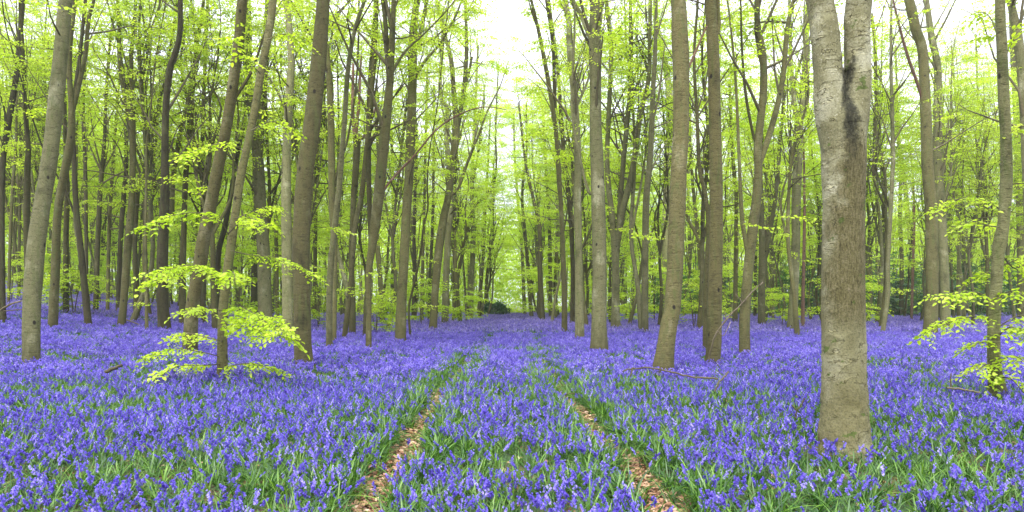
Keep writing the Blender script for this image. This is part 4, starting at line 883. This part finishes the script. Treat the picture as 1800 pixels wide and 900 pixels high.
# strap leaves
gp = []
for k in range(8):
    mb = MB()
    for q in range(15): blade(mb, pr.normal(0, .03), pr.normal(0, .03), pr, pr.uniform(.2, .38), 6, .013, np.clip(pr.normal(.5, .22), 0, 1))
    gp.append(mb)
for k in range(4):
    mb = MB()
    for q in range(22): blade(mb, pr.normal(0, .16), pr.normal(0, .16), pr, pr.uniform(.2, .32), 3, .02, np.clip(pr.normal(.5, .2), 0, 1))
    gp.append(mb)
pts = []; idx = []; sc = []
X, Y = wedge(8500, 2.6, 13); r = rut_dist(X, Y); fd = flower_density(X, Y)
edge = np.exp(-((r - .42) / .22) ** 2)
keep = (rg.random(len(X)) < (.6 + .4 * (1 - fd))) & (r > .14 + .08 * rg.random(len(X))); s = rg.uniform(.7, 1.1, len(X)) * (1 + .2 * edge)
pts.append(np.stack([X, Y, ground(X, Y)], 1)[keep]); idx.append(rg.integers(0, 8, keep.sum())); sc.append(s[keep])
n = 2600; Y = np.sqrt(rg.uniform(2.6 ** 2, 22 ** 2, n)); side = rg.choice([-1, 1], n); rut = rut_x(Y, rg.random(n) < .5)
X = rut + side * (.25 + np.abs(rg.normal(0, .16, n))); pts.append(np.stack([X, Y, ground(X, Y)], 1)); idx.append(rg.integers(0, 8, n)); sc.append(rg.uniform(.8, 1.2, n))
X, Y = wedge(22000, 12, 40); r = rut_dist(X, Y); keep = (rg.random(len(X)) < .35 + .5 * (1 - flower_density(X, Y))) & (r > .1); pts.append(np.stack([X, Y, ground(X, Y)], 1)[keep]); idx.append(rg.integers(8, 12, keep.sum())); sc.append(rg.uniform(.7, 1.1, keep.sum()))
n = 2500; Y = rg.uniform(20, 80, n); X = rut_x(Y, rg.random(n) < .5) + rg.normal(0, .22, n); pts.append(np.stack([X, Y, ground(X, Y)], 1)); idx.append(rg.integers(8, 12, n)); sc.append(rg.uniform(.5, .9, n))
scatter("bluebell_leaves", gp, [BLADE, BLADE], np.vstack(pts), np.concatenate(idx), np.concatenate(sc), rg, "lush green strap leaves and grass lining the wheel ruts and filling gaps between flowers", .15)

# ------------------------------------------------------------------ dry leaves in the ruts and here and there among the flowers
n = 15000; Y = 3 + 30 * rg.random(n) ** 1.8; X = rut_x(Y, rg.random(n) < .5) + rg.normal(0, .11, n)
n2 = 9000; X2, Y2 = wedge(n2, 2.6, 20); X = np.concatenate([X, X2]); Y = np.concatenate([Y, Y2]); n += n2
base = np.stack([X, Y, ground(X, Y) + rg.uniform(.003, .03, n)], 1); a = rg.uniform(0, 6.28, n)
lp, lq = leaf_pts(.068, .046, True); lp = lp - lp.mean(0)
d = np.stack([np.cos(a), np.sin(a), rg.normal(0, .35, n)], 1); d /= np.linalg.norm(d, axis=1)[:, None]; up = np.stack([rg.normal(0, .4, n), rg.normal(0, .4, n), np.ones(n)], 1)
y = np.cross(up, d); y /= np.linalg.norm(y, axis=1)[:, None]; z = np.cross(d, y); M_ = np.stack([d, y, z], 2) * rg.uniform(.7, 1.25, n)[:, None, None]
V = np.einsum('sij,vj->svi', M_, lp) + base[:, None]; mb = MB()
mb.add(V.reshape(-1, 3), (lq[None] + np.arange(n)[:, None, None] * 6).reshape(-1, 4), tint=np.repeat(np.clip(rg.normal(.5, .25, n), 0, 1), 2))
tag(link("fallen_leaves", mb.mesh("fallen_leaves", [DRY], smooth=False)), "dry copper beech leaves lying in the two wheel ruts", kind="stuff")

# ------------------------------------------------------------------ fallen and dead branches
def stick(label, px, Y, w0, w1, sides=(), m=None, name="fallen_branch", dY=0., up=0.):
    P = np.array([W(x, y, Y + dY * k / (len(px) - 1)) for k, (x, y) in enumerate(px)]); base = P[0].copy(); rg = np.random.default_rng(len(label))
    root = empty(name, base); r = np.linspace(w0, w1, len(px)) / 2 * Y / F; A, rr = smooth_stem(P - base, r, 5); A[1:-1] += rg.normal(0, .006, (len(A) - 2, 3)); mb = MB(); tube(mb, A, np.maximum(rr, .003), 7, .2, seed=3); link("stem", mb.mesh("stem", [m or TWIG]), root)
    for s in sides:
        Q = np.array([W(x, y, Y + dY * .5) for x, y in s]) - base; A, rr = smooth_stem(Q, np.linspace(w1 * 1.2, w1 * .6, len(s)) / 2 * Y / F, 4); mb = MB(); tube(mb, A, np.maximum(rr, .003), 5); link("side_twig", mb.mesh("side_twig", [m or TWIG]), root)
    tag(root, label, "branch")
PALE = bark_mat("weathered_wood", (.24, .19, .14), (.14, .11, .075), (.38, .32, .25), mossk=.1, bump=.3)
stick("long thin dead branch lying across the bluebells below the heavy bent trunk", [(1094,653),(1112,648),(1148,647),(1180,654),(1215,662),(1262,666)], 10.6, 2.4, 3.4, [[(1112,648),(1108,662)]], PALE)
stick("short stub of dead wood sticking up at the end of the long lying branch", [(1257,688),(1264,672),(1272,664),(1280,653)], 10.2, 3.4, 2.6, m=PALE)
stick("slim dead branch propped aslant against the orange-footed beech", [(1246,632),(1254,598),(1270,570),(1298,540),(1318,518),(1341,496)], 14.2, 3.2, 1.6, [[(1270,570),(1276,560),(1274,548)], [(1298,540),(1304,532),(1292,516)], [(1262,582),(1272,590),(1284,566)]], PALE, "dead_branch", -1.)
stick("grey fallen branch on the slope at the left edge of the photo", [(2,545),(16,536),(30,531),(46,528)], 22., 4, 2, [[(6,547),(26,545),(42,544)]], PALE)
stick("short pale rotten log among bluebells near the leftmost big trunk", [(186,655),(196,649),(206,646),(214,641)], 12.2, 7, 5, m=PALE, name="rotten_log")
stick("pale log half sunk in bluebells left of the near leafy trunk", [(1664,682),(1684,684),(1704,687),(1722,689)], 9.9, 4, 3, [[(1672,684),(1671,668),(1672,656)]], PALE, "rotten_log")
stick("fine pale twig lying on the slope beside the flared dark trunk", [(222,562),(236,567),(248,573),(256,576)], 30, 2.5, 2, m=PALE)
stick("thin bare twig standing in the flowers left of the great forked tree", [(1398,735),(1400,722),(1409,712),(1413,700)], 7.4, 3, 1.6, [[(1400,722),(1392,712)]], TWIG)
stick("dark thin stick lying between the two wheel ruts", [(845,680),(858,690),(870,700)], 11.4, 3, 2, m=TWIG)
stick("pale bare stick lying across the right wheel rut", [(1072,803),(1088,807),(1108,808)], 6.8, 5, 3, m=PALE)
stick("thin dark stick lying at the edge of the right wheel rut", [(994,694),(1012,691),(1036,695)], 11.2, 3, 2, m=TWIG)
